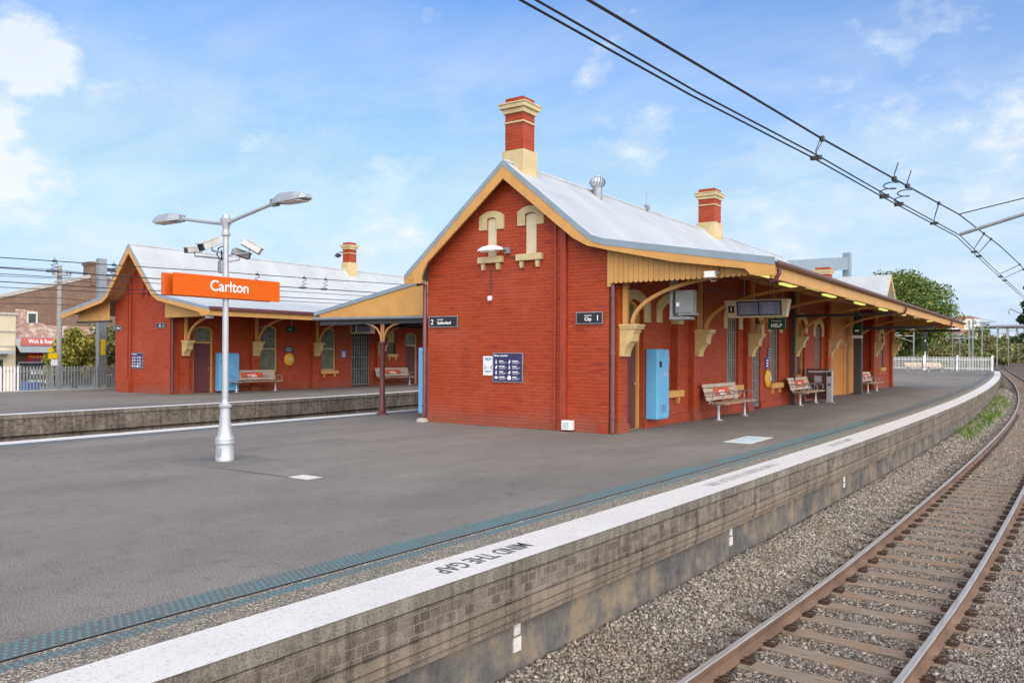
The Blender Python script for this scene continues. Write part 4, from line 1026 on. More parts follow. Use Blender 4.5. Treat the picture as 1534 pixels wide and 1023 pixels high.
b = MB(); b.lathe([(.045, 3.52), (.065, 3.54), (.066, 3.57), (.05, 3.59), (.05, 3.64), (.085, 3.76), (.09, 3.80), (.06, 3.81), (.05, 3.86), (.03, 3.865)], (0, 0, 0), 20); b.obj('post_head', M['silver'], L, smooth=True)
for s_, tip in ((-1, 1.15), (1, 1.12)):
    zt = 3.90 if s_ < 0 else 3.92
    b = MB(); b.tube([(s_*.05, 0, 3.73), (s_*.35, 0, 3.77+(.02 if s_ > 0 else 0)), (s_*tip, 0, zt), (s_*(tip+.2), 0, zt+.02)], [.028, .027, .026, .026], 10); ar = b.obj('lamp_arm', M['silver'], L, smooth=True)
    b = MB(); x0, x1 = s_*(tip+.04), s_*(tip+.80)
    def sec(x, w0, zt_, zb_): return [(x, -w0, zb_), (x, -w0*.95, zt_*.4+zb_*.6), (x, -w0*.62, zt_), (x, w0*.62, zt_), (x, w0*.95, zt_*.4+zb_*.6), (x, w0, zb_)]
    zc = zt+.03; secs = [sec(x0, .045, zc+.04, zc-.035), sec(x0+s_*.12, .09, zc+.075, zc-.045), sec(x0+s_*.22, .125, zc+.092, zc-.05), sec(x0+s_*.56, .13, zc+.08, zc-.045), sec(x1-s_*.08, .11, zc+.05, zc-.03), sec(x1, .07, zc+.015, zc-.022)]
    b.v = [v for s2 in secs for v in s2]; n = 6
    for i in range(len(secs)-1): b.f += [(i*n+k, i*n+(k+1) % n, (i+1)*n+(k+1) % n, (i+1)*n+k) for k in range(n)]
    b.f += [tuple(range(n)), tuple((len(secs)-1)*n+k for k in range(n))]; b.mi = [0]*len(b.f)
    lh = b.obj('lamp_head', M['silver'], ar)
    b = MB(); xa, xb = sorted((x0+s_*.26, x1-s_*.10)); b.box(xa, xb, -.10, .10, zc-.058, zc-.047); b.obj('lamp_lens', M['lens'], ar)
    b = MB(); xa, xb = sorted((x0-s_*.06, x0+s_*.09)); b.box(xa, xb, -.04, .04, zt-.04, zt+.07); b.obj('lamp_clamp', M['galv'], ar, bevel=.008)
# name sign, hung on both sides of the post
S = wthing('station_sign', 'long orange sign reading Carlton in white letters, fixed to the lamp post', 'station sign', (-2.83, -7.47, 2.54))
b = MB(); b.box(-2.775, -2.725, -8.42, -6.50, 2.545, 2.875); b.obj('sign_panel', M['signorange'], S, bevel=.006)
b = MB(); b.box(-2.935, -2.885, -8.50, -6.56, 2.545, 2.875); b.obj('sign_panel', M['signorangedark'], S, bevel=.006, label='rear orange panel of the sign seen edge on')
b = MB()
for y in (-7.9, -7.1):
    for z in (2.62, 2.80): b.box(-2.885, -2.775, y-.015, y+.015, z-.015, z+.015)
b.obj('sign_clamp', M['galv'], S)
text('Carlton', .235, (-2.7235, -7.47, 2.648), Y_, Z_, M['letter'], S, align='CENTER', sx=.97, bold=.0015)
# floodlights and cameras on the post
def camera_box(p, d, tilt, lab, size=.17, mat='housing', vis='black'):
    t_ = thing('security_camera', lab, 'camera', p, 'cameras on the lamp post')
    d = V(d).normalized(); f = (d*math.cos(tilt)+Z_*math.sin(tilt)).normalized(); r = f.cross(Z_).normalized(); u = r.cross(f)
    b = MB(); b.obox(f*.0, r*size*.42, f*size, u*size*.34); b.obj('housing', M[mat], t_, bevel=.012)
    b = MB(); b.obox(f*(size+.012), r*size*.40, f*.012, u*size*.32); b.obj('window', M[vis], t_)
    b = MB(); b.obox(u*size*.40+f*.03, r*size*.46, f*size*1.05, u*.008); b.obj('sun_shield', M[mat], t_)
    b = MB(); e = V((-2.83, -7.47, p[2]-.14))-V(p); b.tube([-u*size*.34, -u*size*.34+Z_*-.05, e], .014, 6); b.obj('mount', M['galv'], t_)
    return t_
cdir = lambda a: (math.cos(a), math.sin(a), 0)
camera_box((-3.27, -7.73, 3.31), -RGT*.75-FWD*.65, -.12, 'white floodlight facing left on the lamp post with dark front', .12)
camera_box((-2.92, -7.68, 3.39), -RGT*.62-FWD*.8, -.42, 'large white floodlight tilted down at the front of the lamp post', .165)
camera_box((-2.46, -7.28, 3.36), RGT*.9+FWD*.35, -.5, 'white camera with dark underside tilted down on the right of the lamp post', .15, 'housing', 'maroon')
camera_box((-2.70, -7.30, 3.26), RGT*.7+FWD*.6, -.25, 'brown undersided lamp close behind the lamp post', .13, 'grey', 'maroon')
t_ = thing('junction_box', 'small grey junction box strapped to the lamp post above the orange sign', 'junction box', (-2.88, -7.50, 3.0))
b = MB(); b.box(-.05, .05, -.05, .05, -.05, .14); b.obj('box', M['galv'], t_, bevel=.008)
b = MB(); b.tube([(0, -.03, .14), (-.05, -.06, .24), (-.02, -.05, .34), (.05, -.03, .36)], .01, 6); b.tube([(.03, -.03, .14), (.05, -.05, .3)], .012, 6); b.obj('cable', M['black'], t_)

# ------------------------------------------------------------------ signs and boards on walls
def wall_sign(name, cat, W_, u0, u1, z0, z1, d0, d1, mat, lab, group=None, frame=None):
    p = W_((u0+u1)/2, z0, 0); t_ = wthing(name, lab, cat, p, group)
    b = MB(); W_.box(u0, u1, z0, z1, d0, d1, b); b.obj('board', mat, t_, bevel=.004)
    if frame:
        b = MB(); f = .018
        W_.plate([(u0-f, z0-f), (u1+f, z0-f), (u1+f, z1+f), (u0-f, z1+f)], d0, d1-.004, b, [[(u0, z0), (u1, z0), (u1, z1), (u0, z1)]]); b.obj('frame', frame, t_)
    return t_
def dirsign(W_, u0, u1, z0, z1, num, top, word, right, lab, numright=False):
    t_ = wall_sign('platform_sign', 'sign', W_, u0, u1, z0, z1, .02, .05, M['signblack'], lab, 'platform direction signs', M['galv'])
    h = z1-z0; y = W_(0, 0, .053)[1]
    if not numright:
        it = [((num, h*.74, (u0+.05, y, z0+h*.24), X_, Z_), dict(bold=.002)), ((top, h*.24, (u0+.26, y, z0+h*.66), X_, Z_), {}), ((word, h*.42, (u0+.26, y, z0+h*.24), X_, Z_), dict(bold=.002))]
    else:
        it = [((num, h*.74, (u1-.06, y, z0+h*.24), X_, Z_), dict(align='RIGHT', bold=.002)), ((top, h*.24, (u1-.25, y, z0+h*.66), X_, Z_), dict(align='RIGHT')), ((word, h*.46, (u1-.25, y, z0+h*.24), X_, Z_), dict(align='RIGHT', bold=.002))]
    merge_text(it, 'lettering', M['letter'], t_); return t_
dirsign(WG, -4.99, -4.12, 2.365, 2.60, '2', 'towards', 'Sutherland', X_, 'black sign reading 2 Sutherland on the near gable wall')
dirsign(WG, -.77, -.15, 2.375, 2.60, '1', 'towards', 'City', X_, 'black sign reading City 1 on the near gable wall', True)
dirsign(WGB, -25.92, -25.32, 2.66, 2.83, '4', 'towards', 'Sutherland', X_, 'black sign at the outer corner of the far gable wall')
dirsign(WGB, -22.66, -22.08, 2.70, 2.88, '3', 'towards', 'City', X_, 'black sign with a number 3 on the far gable wall', True)
def notice(W_, u0, u1, z0, z1, lab):
    t_ = wall_sign('notice_board', 'notice board', W_, u0, u1, z0, z1, .01, .04, M['navy'], lab, None, M['grey'])
    h = z1-z0; w_ = u1-u0; y = W_(0, 0, .043)[1]
    text('Please remember', h*.088, (u0+w_*.03, y, z1-h*.105), X_, Z_, M['letter'], t_, bold=.0012)
    for c in range(2):
        for r in range(4):
            b = MB(); ux = u0+w_*(.05+.46*c); uz = z1-h*(.25+.19*r)
            n = 14; cx, cz, rr = ux+w_*.06, uz-h*.045, w_*.058
            if r == 3: b.poly([(cx+rr*1.1*math.cos(2*PI*k/n), y, cz+rr*(.6 if c == 0 else 1.1)*math.sin(2*PI*k/n)) for k in range(n)], (0, -.002, 0))
            elif (r+c) % 2: b.poly([(cx-rr*.6, y, cz-rr*.8), (cx+rr*.3, y, cz-rr*.8), (cx+rr*.7, y, cz+rr*.5), (cx, y, cz+rr*.9)], (0, -.002, 0))
            else:
                b.box(cx-rr*.35, cx+rr*.35, y-.002, y, cz-rr*.9, cz+rr*.3); b.box(cx-rr*.2, cx+rr*.2, y-.002, y, cz+rr*.45, cz+rr*.9)
            b.box(ux+w_*.16, ux+w_*(.36 if (r+c) % 2 else .31), y-.002, y, uz-h*.035, uz-h*.005)
            b.obj('pictogram', M['letter'], t_)
    b = MB()
    for c in range(2):
        for r in range(4):
            ux = u0+w_*(.05+.46*c); uz = z1-h*(.25+.19*r)
            for k in range(2): b.box(ux+w_*.16, ux+w_*(.43 if k == 0 else .37), y-.002, y, uz-h*(.075+.04*k), uz-h*(.055+.04*k))
    b.obj('small_print', M['letterdim'], t_); return t_
notice(WG, -3.03, -2.215, 1.06, 1.71, 'navy notice board headed Please remember on the near gable wall')
notice(WGB, -24.52, -23.68, 1.03, 1.66, 'navy notice board on the far gable wall')
t_ = wall_sign('poster', 'poster', WG, -3.345, -3.045, 1.19, 1.645, .005, .014, M['white'], 'white poster with two figures beside the navy notice board')
b = MB(); y = -.016
for z, a, e in ((1.60, .05, .25), (1.575, .05, .25), (1.55, .07, .23), (1.30, .04, .26), (1.275, .07, .23)): b.box(-3.345+a, -3.345+e, y-.001, y, z-.007, z+.007)
for x in (-3.285, -3.105): b.box(x-.014, x+.014, y-.001, y, 1.34, 1.42); b.lathe([(.012, -.001), (.012, .001)], (x, y, 1.44), 8)
b.box(-3.26, -3.13, y-.001, y, 1.368, 1.376); b.obj('print', paint('poster blue', (.10, .22, .42), .6), t_)
def small_sign(W_, u0, u1, z0, z1, lab, mat=None, frame=None, name='wall_sign', inner=None):
    t_ = wall_sign(name, 'sign', W_, u0, u1, z0, z1, .01, .03, mat or M['navy'], lab, None, frame)
    b = MB(); h = z1-z0; w_ = u1-u0
    for k in range(3): W_.box(u0+w_*.2, u0+w_*.8, z0+h*(.2+.22*k), z0+h*(.3+.22*k), .03, .033, b)
    b.obj('print', inner or M['letter'], t_); return t_
WRs = Wall('x', 0, 1)
small_sign(WRs, 10.75, 11.05, 1.25, 1.65, 'small blue sign beside the barred door under the awning', paint('blue sign', (.05, .08, .38), .4))
small_sign(WB, 9.2, 9.75, 1.72, 2.0, 'dark plate above the yellow dish on the far wall', M['dark'], None, 'wall_sign', M['letterdim'])
small_sign(WB, 12.75, 13.1, 1.44, 1.86, 'small blue notice beside the barred gate on the far wall', paint('blue notice', (.10, .11, .34), .4))

# wall lights and boxes on the near gable
t_ = wthing('wall_light', 'silver bracket light on the near gable between the two blind windows', 'wall light', (-2.66, 0, 4.1))
b = MB(); b.box(-2.70, -2.56, -.10, -.002, 4.02, 4.16); b.tube([(-2.63, -.08, 4.1), (-2.66, -.2, 4.12)], .03, 8); b.obj('bracket', M['galv'], t_, bevel=.01)
b = MB()
secs = []
for x, w_, h in ((-2.64, .05, .05), (-2.75, .11, .10), (-2.95, .15, .12), (-3.15, .14, .10), (-3.30, .09, .05)):
    secs.append([(x, -.24-w_, 4.09), (x, -.24-w_*.7, 4.09+h), (x, -.24+w_*.7, 4.09+h), (x, -.24+w_, 4.09)])
b.v = [v for s2 in secs for v in s2]
for i in range(4): b.f += [(i*4+k, i*4+(k+1) % 4, (i+1)*4+(k+1) % 4, (i+1)*4+k) for k in range(4)]
b.f += [(0, 1, 2, 3), (16, 17, 18, 19)]; b.mi = [0]*len(b.f); b.obj('lamp_head', M['white'], t_, bevel=.012)
b = MB(); b.box(-3.2, -2.8, -.34, -.14, 4.068, 4.088); b.obj('lamp_lens', M['lens'], t_)
t_ = wthing('conduit_box', 'small white switch below a thin conduit on the near gable', 'switch box', (-3.13, 0, 2.97))
b = MB(); b.lathe([(.05, -.05), (.055, .0), (.05, .05)], (-3.13, -.06, 3.0), 12); b.box(-3.17, -3.09, -.06, -.002, 2.96, 3.06); b.obj('switch', M['white'], t_, bevel=.006)
b = MB(); b.tube([(-3.13, -.02, 3.06), (-3.125, -.02, 3.72)], .010, 6); b.tube([(-2.6, -.03, 4.0), (-2.55, -.03, 3.94), (-2.42, -.02, 3.93)], .009, 6); b.obj('conduit', M['dark'], t_)
t_ = wthing('service_box', 'white service box low on the near gable beside the red flue', 'service box', (-.97, 0, .02))
b = MB(); b.box(-1.09, -.83, -.16, -.02, .04, .25); b.obj('box', M['white'], t_, bevel=.012)
b = MB(); b.box(-1.06, -.90, -.165, -.16, .08, .21); b.obj('label_plate', paint('pale green plate', (.45, .58, .54), .5), t_)

# ------------------------------------------------------------------ blue cabinets
def cabinet(name, lab, W_, u0, u1, z0, z1, d, lockside):
    t_ = wthing(name, lab, 'cabinet', W_((u0+u1)/2, z0, 0), 'light blue cabinets')
    b = MB(); W_.box(u0, u1, z0, z1, .01, d, b); b.obj('body', M['blue'], t_, bevel=.03)
    b = MB(); W_.box(u0+.03, u1-.03, z0+.04, z1-.04, d, d+.012, b); do = b.obj('door', M['blue'], t_, bevel=.008)
    for zz_ in (z0+.25, z1-.25):
        b = MB(); uh = u1-.02 if lockside < 0 else u0+.02; W_.box(uh-.018, uh+.018, zz_-.06, zz_+.06, d, d+.02, b); b.obj('hinge', M['galv'], do)
    b = MB()
    for k in range(5): W_.box((u0+u1)/2-.14, (u0+u1)/2+.14, z0+.16+k*.04, z0+.172+k*.04, d+.010, d+.0135, b)
    b.obj('vent', M['dark'], do)
    b = MB(); W_.box((u0+u1)/2+.02, (u0+u1)/2+.16, z1-.62, z1-.54, d+.0125, d+.0135, b); b.obj('label_plate', M['letterdim'], do)
    b = MB(); u = u0+.13 if lockside < 0 else u1-.13; W_.box(u-.06, u+.06, z1-.42, z1-.28, d+.012, d+.022, b); b.obj('lock_plate', M['black'], do)
    return t_
cabinet('cabinet', 'light blue metal cabinet on the near building wall under the awning, beside the maroon door', WR, 1.78, 2.42, .20, 1.83, .32, -1)
cabinet('cabinet', 'light blue cabinet at the left corner of the near gable by the canopy', Wall('x', -5.08, -1), .06, 1.0, .18, 1.85, .37, -1)
cabinet('cabinet', 'light blue cabinet on the opposite platform behind the lamp post', WB, 5.58, 6.55, .06, 1.68, .34, -1)

# ------------------------------------------------------------------ benches (back towards -x, sitter looks +x)
def make_bench(loc, lab, group, ad=True, length=2.5):
    t_ = thing('platform_bench', lab, 'bench', loc, group)
    h = length/2
    b = MB()
    for k in range(5): x = -.04+k*.10; b.box(x-.04, x+.04, -h, h, .435-abs(k-2)*.004, .465-abs(k-2)*.004)
    b.obj('seat', M['slat'], t_, bevel=.008)
    b = MB()
    for k, (x, z) in enumerate(((-.13, .55), (-.165, .66), (-.20, .77), (-.235, .88))): b.obox((x, 0, z), (.012, 0, .004), (0, h, 0), (-.016, 0, .048))
    bk = b.obj('backrest', M['slatpale'], t_, bevel=.008)
    if ad:
        b = MB(); b.obox((-.162, 0, .715), (.004, 0, .0013), (0, h*.46, 0), (-.032, 0, .10)); b.obj('advert_panel', M['adred'], bk)
        b = MB()
        for y, w_, z in ((-.2, .06, .72), (-.07, .05, .74), (.03, .04, .70), (.12, .05, .73), (.02, .22, .655)): b.obox((-.153-(z-.715)*.32, y, z), (.002, 0, 0), (0, w_, 0), (-.006, 0, .018))
        b.obj('print', M['letter'], bk)
    for y in (-h*.82, h*.82):
        b = MB(); b.lathe([(.11, 0), (.11, .018), (.05, .03), (.04, .06), (.035, .30), (.05, .38)], (.12, y, 0), 14)
        b.tube([(-.06, y, .40), (.40, y, .42)], .022, 8); b.tube([(-.06, y, .40), (-.16, y, .55), (-.25, y, .90)], .02, 8); b.tube([(.12, y, .32), (.12, y, .41)], .045, 8)
        b.obj('leg', M['silver'], t_, smooth=True)
    for y in (-h*.98, -h*.33, h*.33, h*.98):
        b = MB(); pts = [(-.17, y, .68), (-.02, y, .70), (.18, y, .70), (.31, y, .66), (.34, y, .56), (.30, y, .47)]; b.tube(pts, .014, 7); b.tube([(.05, y, .70), (.02, y, .45)], .012, 6)
        b.obj('armrest', M['galv'], t_, smooth=True)
    return t_
b1 = make_bench((.48, 5.96, 0), 'slatted bench with an orange advert under the awning, nearest the light blue cabinet', 'benches along the platforms')
dup(b1, (.48, 13.7, 0), 0, 'slatted bench under the awning beside the silver card reader')
dup(b1, (.40, 25.4, 0), 0, 'slatted bench in the recess under the far end of the near awning')
dup(b1, (-21.35, 7.3, 0), 0, 'slatted bench on the opposite platform below the first tall window')
dup(b1, (-21.35, 16.25, 0), 0, 'slatted bench on the opposite platform beyond the barred gate')
b2 = make_bench((-5.9, 83.5, 0), 'pale bench at the far platform end, left one by the white fence', 'benches along the platforms', False)
b2.rotation_euler = (0, 0, -.6)
dup(b2, (-4.0, 84.2, 0), -.6, 'pale bench at the far platform end, right one by the white fence')

# ------------------------------------------------------------------ under the awning
def hangboard():
    t_ = wthing('departure_board', 'hanging departure board with two screens and a number 1 under the near awning', 'departure board', (1.65, 4.6, 2.6))
    b = MB(); f = 4.52
    b.add([(.88, f, 3.08), (2.48, f, 3.08), (2.42, f+.09, 2.64), (.96, f+.09, 2.64), (.88, f+.34, 3.08), (2.48, f+.34, 3.08), (2.42, f+.25, 2.64), (.96, f+.25, 2.64)],
          [(0, 1, 2, 3), (4, 7, 6, 5), (0, 4, 5, 1), (3, 2, 6, 7), (0, 3, 7, 4), (1, 5, 6, 2)])
    b.obj('housing', M['pale'], t_, bevel=.012)
    tl = V((0, .09, -.44)).normalized()
    def P_(x, s): return V((x, f, 3.08))+tl*s+V((0, -.006, 0))
    b = MB(); b.obox(P_(1.76, .225)+V((0, 0, 0)), (.56, 0, 0), tl*.185, V((0, .01, .002))); b.obj('screen_bezel', M['black'], t_, bevel=.01)
    for x in (1.49, 2.03):
        b = MB(); b.obox(P_(x, .225)+V((0, -.011, 0)), (.255, 0, 0), tl*.16, V((0, .002, 0))); sc_ = b.obj('screen', M['screen'], t_)
        b = MB()
        for k in range(5): b.obox(P_(x-.06+.02*(k % 3), .11+.055*k)+V((0, -.015, 0)), (.15-.02*(k % 2), 0, 0), tl*.007, V((0, .001, 0)))
        b.obj('screen_text', M['letterdim'], sc_)
    b = MB(); b.obox(P_(1.06, .235), (.075, 0, 0), tl*.09, V((0, .004, 0))); b.obj('number_plate', M['black'], t_)
    text('1', .15, P_(1.06, .285)+V((0, -.007, 0)), X_, -tl, M['letter'], t_, 'number', align='CENTER', bold=.003)
    for x in (1.35, 2.1):
        b = MB(); b.tube([(x, f+.17, 3.07), (x, f+.17, topA(x)-.1)], .018, 8); b.obj('hanger', M['galv'], t_)
hangboard()
t_ = wthing('help_sign', 'dark green hanging sign reading HELP below the departure board', 'sign', (1.55, 6.7, 2.4))
b = MB(); b.box(1.34, 1.80, 6.68, 6.76, 2.40, 2.70); b.obj('board', M['signgreen'], t_, bevel=.006)
merge_text([(('HELP', .135, (1.57, 6.675, 2.46), X_, Z_), dict(align='CENTER', bold=.003)), (('Emergency', .06, (1.57, 6.675, 2.61), X_, Z_), dict(align='CENTER'))], 'lettering', M['letter'], t_)
b = MB(); b.tube([(1.40, 6.72, 2.7), (1.40, 6.72, topA(1.4)-.1)], .014, 6); b.obj('hanger', M['galv'], t_)
b = MB(); b.tube([(1.72, 6.72, 2.7), (1.72, 6.72, topA(1.72)-.1)], .014, 6); b.obj('hanger', M['galv'], t_)
t_ = wthing('exit_sign', 'small dark green hanging sign above a pale box near the far doors', 'sign', (.75, 21.2, 2.4))
b = MB(); b.box(.50, .86, 21.2, 21.26, 2.62, 2.92); b.obj('board', M['signgreen'], t_); b = MB(); b.box(.60, .76, 21.195, 21.2, 2.72, 2.80); b.obj('pictogram', M['letter'], t_)
b = MB(); b.box(.48, .88, 21.18, 21.34, 2.44, 2.56); b.obj('light_box', M['lens'], t_); b = MB(); b.tube([(.68, 21.23, 2.9), (.68, 21.23, 3.75)], .02, 6); b.obj('hanger', M['dark'], t_)
t_ = wthing('speaker_cabinet', 'grey equipment box in a pale steel cage hanging behind the valance', 'equipment box', (1.38, .75, 2.6))
b = MB(); b.box(1.24, 1.62, .62, .86, 2.58, 3.06); b.obj('cabinet', M['grey'], t_, bevel=.01)
b = MB(); b.box(1.12, 1.18, .60, .88, 2.46, 3.78); b.box(1.12, 1.56, .58, .90, 2.44, 2.50); b.box(1.30, 1.66, .62, .86, 2.53, 2.575); b.obj('cage', M['galv'], t_, bevel=.006)
b = MB(); b.box(1.26, 1.33, .61, .62, 2.72, 2.80); b.obj('label_plate', M['letter'], t_)
t_ = wthing('floodlight', 'white floodlight on the near end valance of the awning', 'floodlight', (2.35, -.07, 3.3))
b = MB(); b.box(2.22, 2.44, -.30, -.16, 3.20, 3.33); b.obj('lamp_head', M['white'], t_, bevel=.012)
b = MB(); b.tube([(2.42, -.24, 3.26), (2.49, -.18, 3.30), (2.46, -.1, 3.37), (2.40, -.03, 3.40)], .02, 8); b.tube([(2.32, -.2, 3.18), (2.34, -.18, 3.13), (2.44, -.2, 3.15)], .014, 6); b.obj('bracket', M['galv'], t_)
b = MB(); b.box(2.24, 2.42, -.31, -.30, 3.21, 3.32); b.obj('lamp_lens', M['lens'], t_)
t_ = wthing('floodlight', 'white floodlight at the end of the far building awning', 'floodlight', (-18.6, 3.2, 3.0))
b = MB(); b.box(-18.75, -18.45, 3.05, 3.2, 2.99, 3.11); b.obj('lamp_head', M['white'], t_, bevel=.01); b = MB(); b.tube([(-18.6, 3.15, 3.08), (-18.6, 3.22, 3.2)], .02, 6); b.obj('bracket', M['galv'], t_)
n_ = 0
ords = ['nearest', 'second', 'third', 'fourth', 'fifth', 'sixth', 'seventh', 'eighth']
for k, y in enumerate((1.0, 5.2, 9.4, 13.6, 17.8, 22.0, 26.2, 30.4)):
    for x, w_ in ((2.95, 'outer'), (2.30, 'inner')):
        t_ = wthing('strip_light', f'{ords[k]} lit strip light of the {w_} row under the near awning', 'strip light', (x, y, 3.3), 'strip lights under the awning')
        z = ztop(x)-.17
        b = MB(); b.box(x-.09, x+.09, y-.62, y+.62, z+.02, z+.06); b.obj('batten', M['white'], t_)
        b = MB(); b.box(x-.07, x+.07, y-.6, y+.6, z-.03, z+.018); b.obj('diffuser', M['tube'], t_, bevel=.015)
def dish(W_, u, z, lab, d=.10, mat='yellow'):
    t_ = wthing('help_point', lab, 'help point', W_(u, z, 0)); o = V(W_(u, z, .02)); ax = V(W_.out(1))
    b = MB(); b.tube([o, o+ax*d*.35, o+ax*d*.8, o+ax*d], [.29, .29, .22, .10], 24); b.obj('housing', M[mat], t_, smooth=True)
    b = MB(); b.tube([o+ax*d, o+ax*(d+.02)], .09, 16); b.obj('button_plate', M['pale'], t_); return t_
dish(WR, 10.92, .95, 'round yellow help point on the near wall beside the barred door')
dish(WB, 9.5, 1.40, 'round yellow dish on the far wall between two windows', .1)
t_ = wthing('intercom', 'grey keypad panel above the yellow help point', 'intercom', (0, 11.05, 1.75)); b = MB(); WR.box(11.0, 11.32, 1.52, 1.92, .01, .06, b); b.obj('panel', M['galv'], t_, bevel=.006)
b = MB()
for k in range(4): WR.box(11.04, 11.28, 1.56+k*.09, 1.61+k*.09, .06, .065, b)
b.obj('buttons', M['dark'], t_)
t_ = wthing('card_reader', 'slim silver card reader post beside the second bench', 'card reader', (1.0, 15.1, 0))
b = MB(); b.box(.90, 1.10, 15.02, 15.18, .03, 1.16); b.obj('post', M['silver'], t_, bevel=.015); b = MB(); b.box(.84, 1.16, 14.95, 15.25, 0, .03); b.obj('foot', M['galv'], t_)
b = MB(); b.box(.93, 1.07, 15.0, 15.02, .95, 1.1); b.obj('reader_face', M['black'], t_); b = MB(); b.box(.95, 1.05, 15.005, 15.02, .62, .68); b.obj('slot', M['black'], t_)
t_ = wthing('information_panel', 'dark glass information panel with a white notice behind the second bench', 'information panel', (.5, 16.8, 0))
b = MB(); b.box(.1, .95, 15.28, 15.34, .1, 1.22); b.obj('panel', paint('dark red panel', (.13, .06, .055), .2), t_); b = MB(); b.box(.2, .88, 15.27, 15.278, 1.08, 1.14); b.box(.42, .68, 15.27, 15.278, .72, .95); b.obj('print', M['letterdim'], t_)
b = MB(); b.box(.08, .13, 15.26, 15.36, 0, 1.24); b.obj('frame', M['galv'], t_)
b = MB(); b.box(.92, .97, 15.26, 15.36, 0, 1.24); b.obj('frame', M['galv'], t_)
# hanging board under the far canopy
t_ = wthing('departure_board', 'hanging board with a number 3 on the opposite platform above the barred gate', 'departure board', (-20.3, 12.6, 2.6))
b = MB(); b.box(-20.9, -19.5, 12.6, 12.85, 2.66, 3.10); b.obj('housing', M['pale'], t_); b = MB(); b.box(-20.45, -19.55, 12.585, 12.6, 2.72, 3.06); b.obj('screen', M['screen'], t_)
b = MB(); b.box(-20.82, -20.58, 12.585, 12.6, 2.74, 3.04); b.obj('number_plate', M['black'], t_); text('3', .22, (-20.70, 12.583, 2.81), X_, Z_, M['letter'], t_, 'number', align='CENTER')
b = MB(); b.tube([(-20.4, 12.7, 3.1), (-20.4, 12.7, 3.7)], .02, 6); b.obj('hanger', M['galv'], t_)
b = MB(); b.tube([(-19.9, 12.7, 3.1), (-19.9, 12.7, 3.6)], .02, 6); b.obj('hanger', M['galv'], t_)
t_ = wthing('help_sign', 'small dark sign with green letters hanging on the opposite platform', 'sign', (-21, 9.3, 2.7))
b = MB(); b.box(-21.3, -20.75, 9.0, 9.06, 2.66, 2.92); b.obj('board', M['signgreen'], t_); text('HELP', .13, (-21.02, 8.995, 2.73), X_, Z_, paint('pale green letters', (.25, .55, .42), .5), t_, align='CENTER'); b = MB(); b.tube([(-21.0, 9.03, 2.9), (-21.0, 9.03, 3.6)], .015, 6); b.obj('hanger', M['galv'], t_)
# bird by the far chimney is a dark dish
t_ = wthing('antenna_dish', 'dark dish on an arm beside the far chimney', 'antenna', (-24.3, 15, 7.1)); b = MB(); b.tube([(-23.9, 15.0, 7.05), (-24.15, 14.9, 7.15)], .03, 6); b.obj('arm', M['dark'], t_)
b = MB(); b.tube([(-24.5, 14.9, 6.94), (-24.3, 14.9, 6.97), (-24.05, 14.9, 6.95)], [.03, .14, .05], 10); b.obj('dish', M['dark'], t_)
# plates on the platform wall
for k, (y, z0, z1, z2) in enumerate(((-9.62, -.575, -.69, -.84), (-4.86, -.585, -.69, -.83), (.9, -.60, -.70, -.82))):
    x = edge(y)-.13; lab = ('white track marker nearest the camera on the rendered platform wall', 'white track marker below the second stencilled words on the platform wall', 'small white track marker furthest along the platform wall')[k]
    t_ = wthing('track_marker', lab, 'marker', (x, y, z2), 'track markers on the platform wall')
    b = MB(); b.box(x-.01, x+.012, y-.055, y+.055, z2+.01, z1-.02); b.obj('plate', M['line'], t_)
    b = MB(); b.box(x-.01, x+.010, y-.045, y+.045, z1, z0); b.tube([(x, y-.01, z1+.09), (x+.02, y-.01, z1+.09)], .013, 8); b.obj('marker_patch', M['line'] if k < 2 else M['letter'], t_)
t_ = wthing('litter_bag', 'crumpled white bag lying on the ballast by the near rail', 'litter', tuple(g0(1219, 818, -1.28)))
c_ = g0(1219, 818, -1.25); b = MB(); b.tube([c_+V((-.02, -.11, .0)), c_+V((0, -.06, .02)), c_+V((.01, .02, .02)), c_+V((.01, .09, .0)), c_+V((.02, .12, -.01))], [.012, .045, .05, .035, .01], 9); b.obj('bag', M['white'], t_, smooth=True)

# ------------------------------------------------------------------ overhead wires
def wire(b, pts, r=.007, n=6): b.tube(pts, r, n)
def sag(p, q, s_, n=10):
    p, q = V(p), V(q); return [p.lerp(q, i/n)-Z_*s_*4*(i/n)*(1-i/n) for i in range(n+1)]
OL = wthing('overhead_line', 'overhead line above the near track: a heavy upper wire over a pair of contact wires', 'overhead wires', (6.4, 1.5, 3.9))
cK = [(4.0, -24), (5.05, -14), (5.28, -11.12), (5.45, -8.82), (5.74, -6.06), (5.98, -3.08), (6.40, 1.5)]
cK2 = [(6.40, 1.5), (6.47, 7.16), (6.70, 19.96), (6.55, 32)]
mK = [(4.3, -24, 4.6), (4.95, -14, 4.22), (5.338, -10.447, 4.133), (5.461, -9.407, 4.116), (5.62, -7.97, 4.103), (5.806, -6.0, 4.103), (6.08, -3.174, 4.141), (6.273, -.711, 4.209), (6.41, 1.47, 4.298)]
mK2 = [(6.41, 1.47, 4.298), (6.777, 6.557, 4.245), (7.0, 11, 4.2), (7.05, 20, 4.22), (6.7, 32, 4.4)]
for dx, dz in ((-.03, .0), (.03, .012)):
    b = MB(); wire(b, [(x+dx, y, 3.9+dz) for x, y in cK+cK2[1:]], .0085); b.obj('contact_wire', M['black'], OL)
b = MB(); wire(b, mK+mK2[1:], .0115); b.obj('messenger_wire', M['black'], OL)
cAt = lambda y: V((float(np.interp(y, [k[1] for k in cK+cK2[1:]], [k[0] for k in cK+cK2[1:]])), y, 3.9))
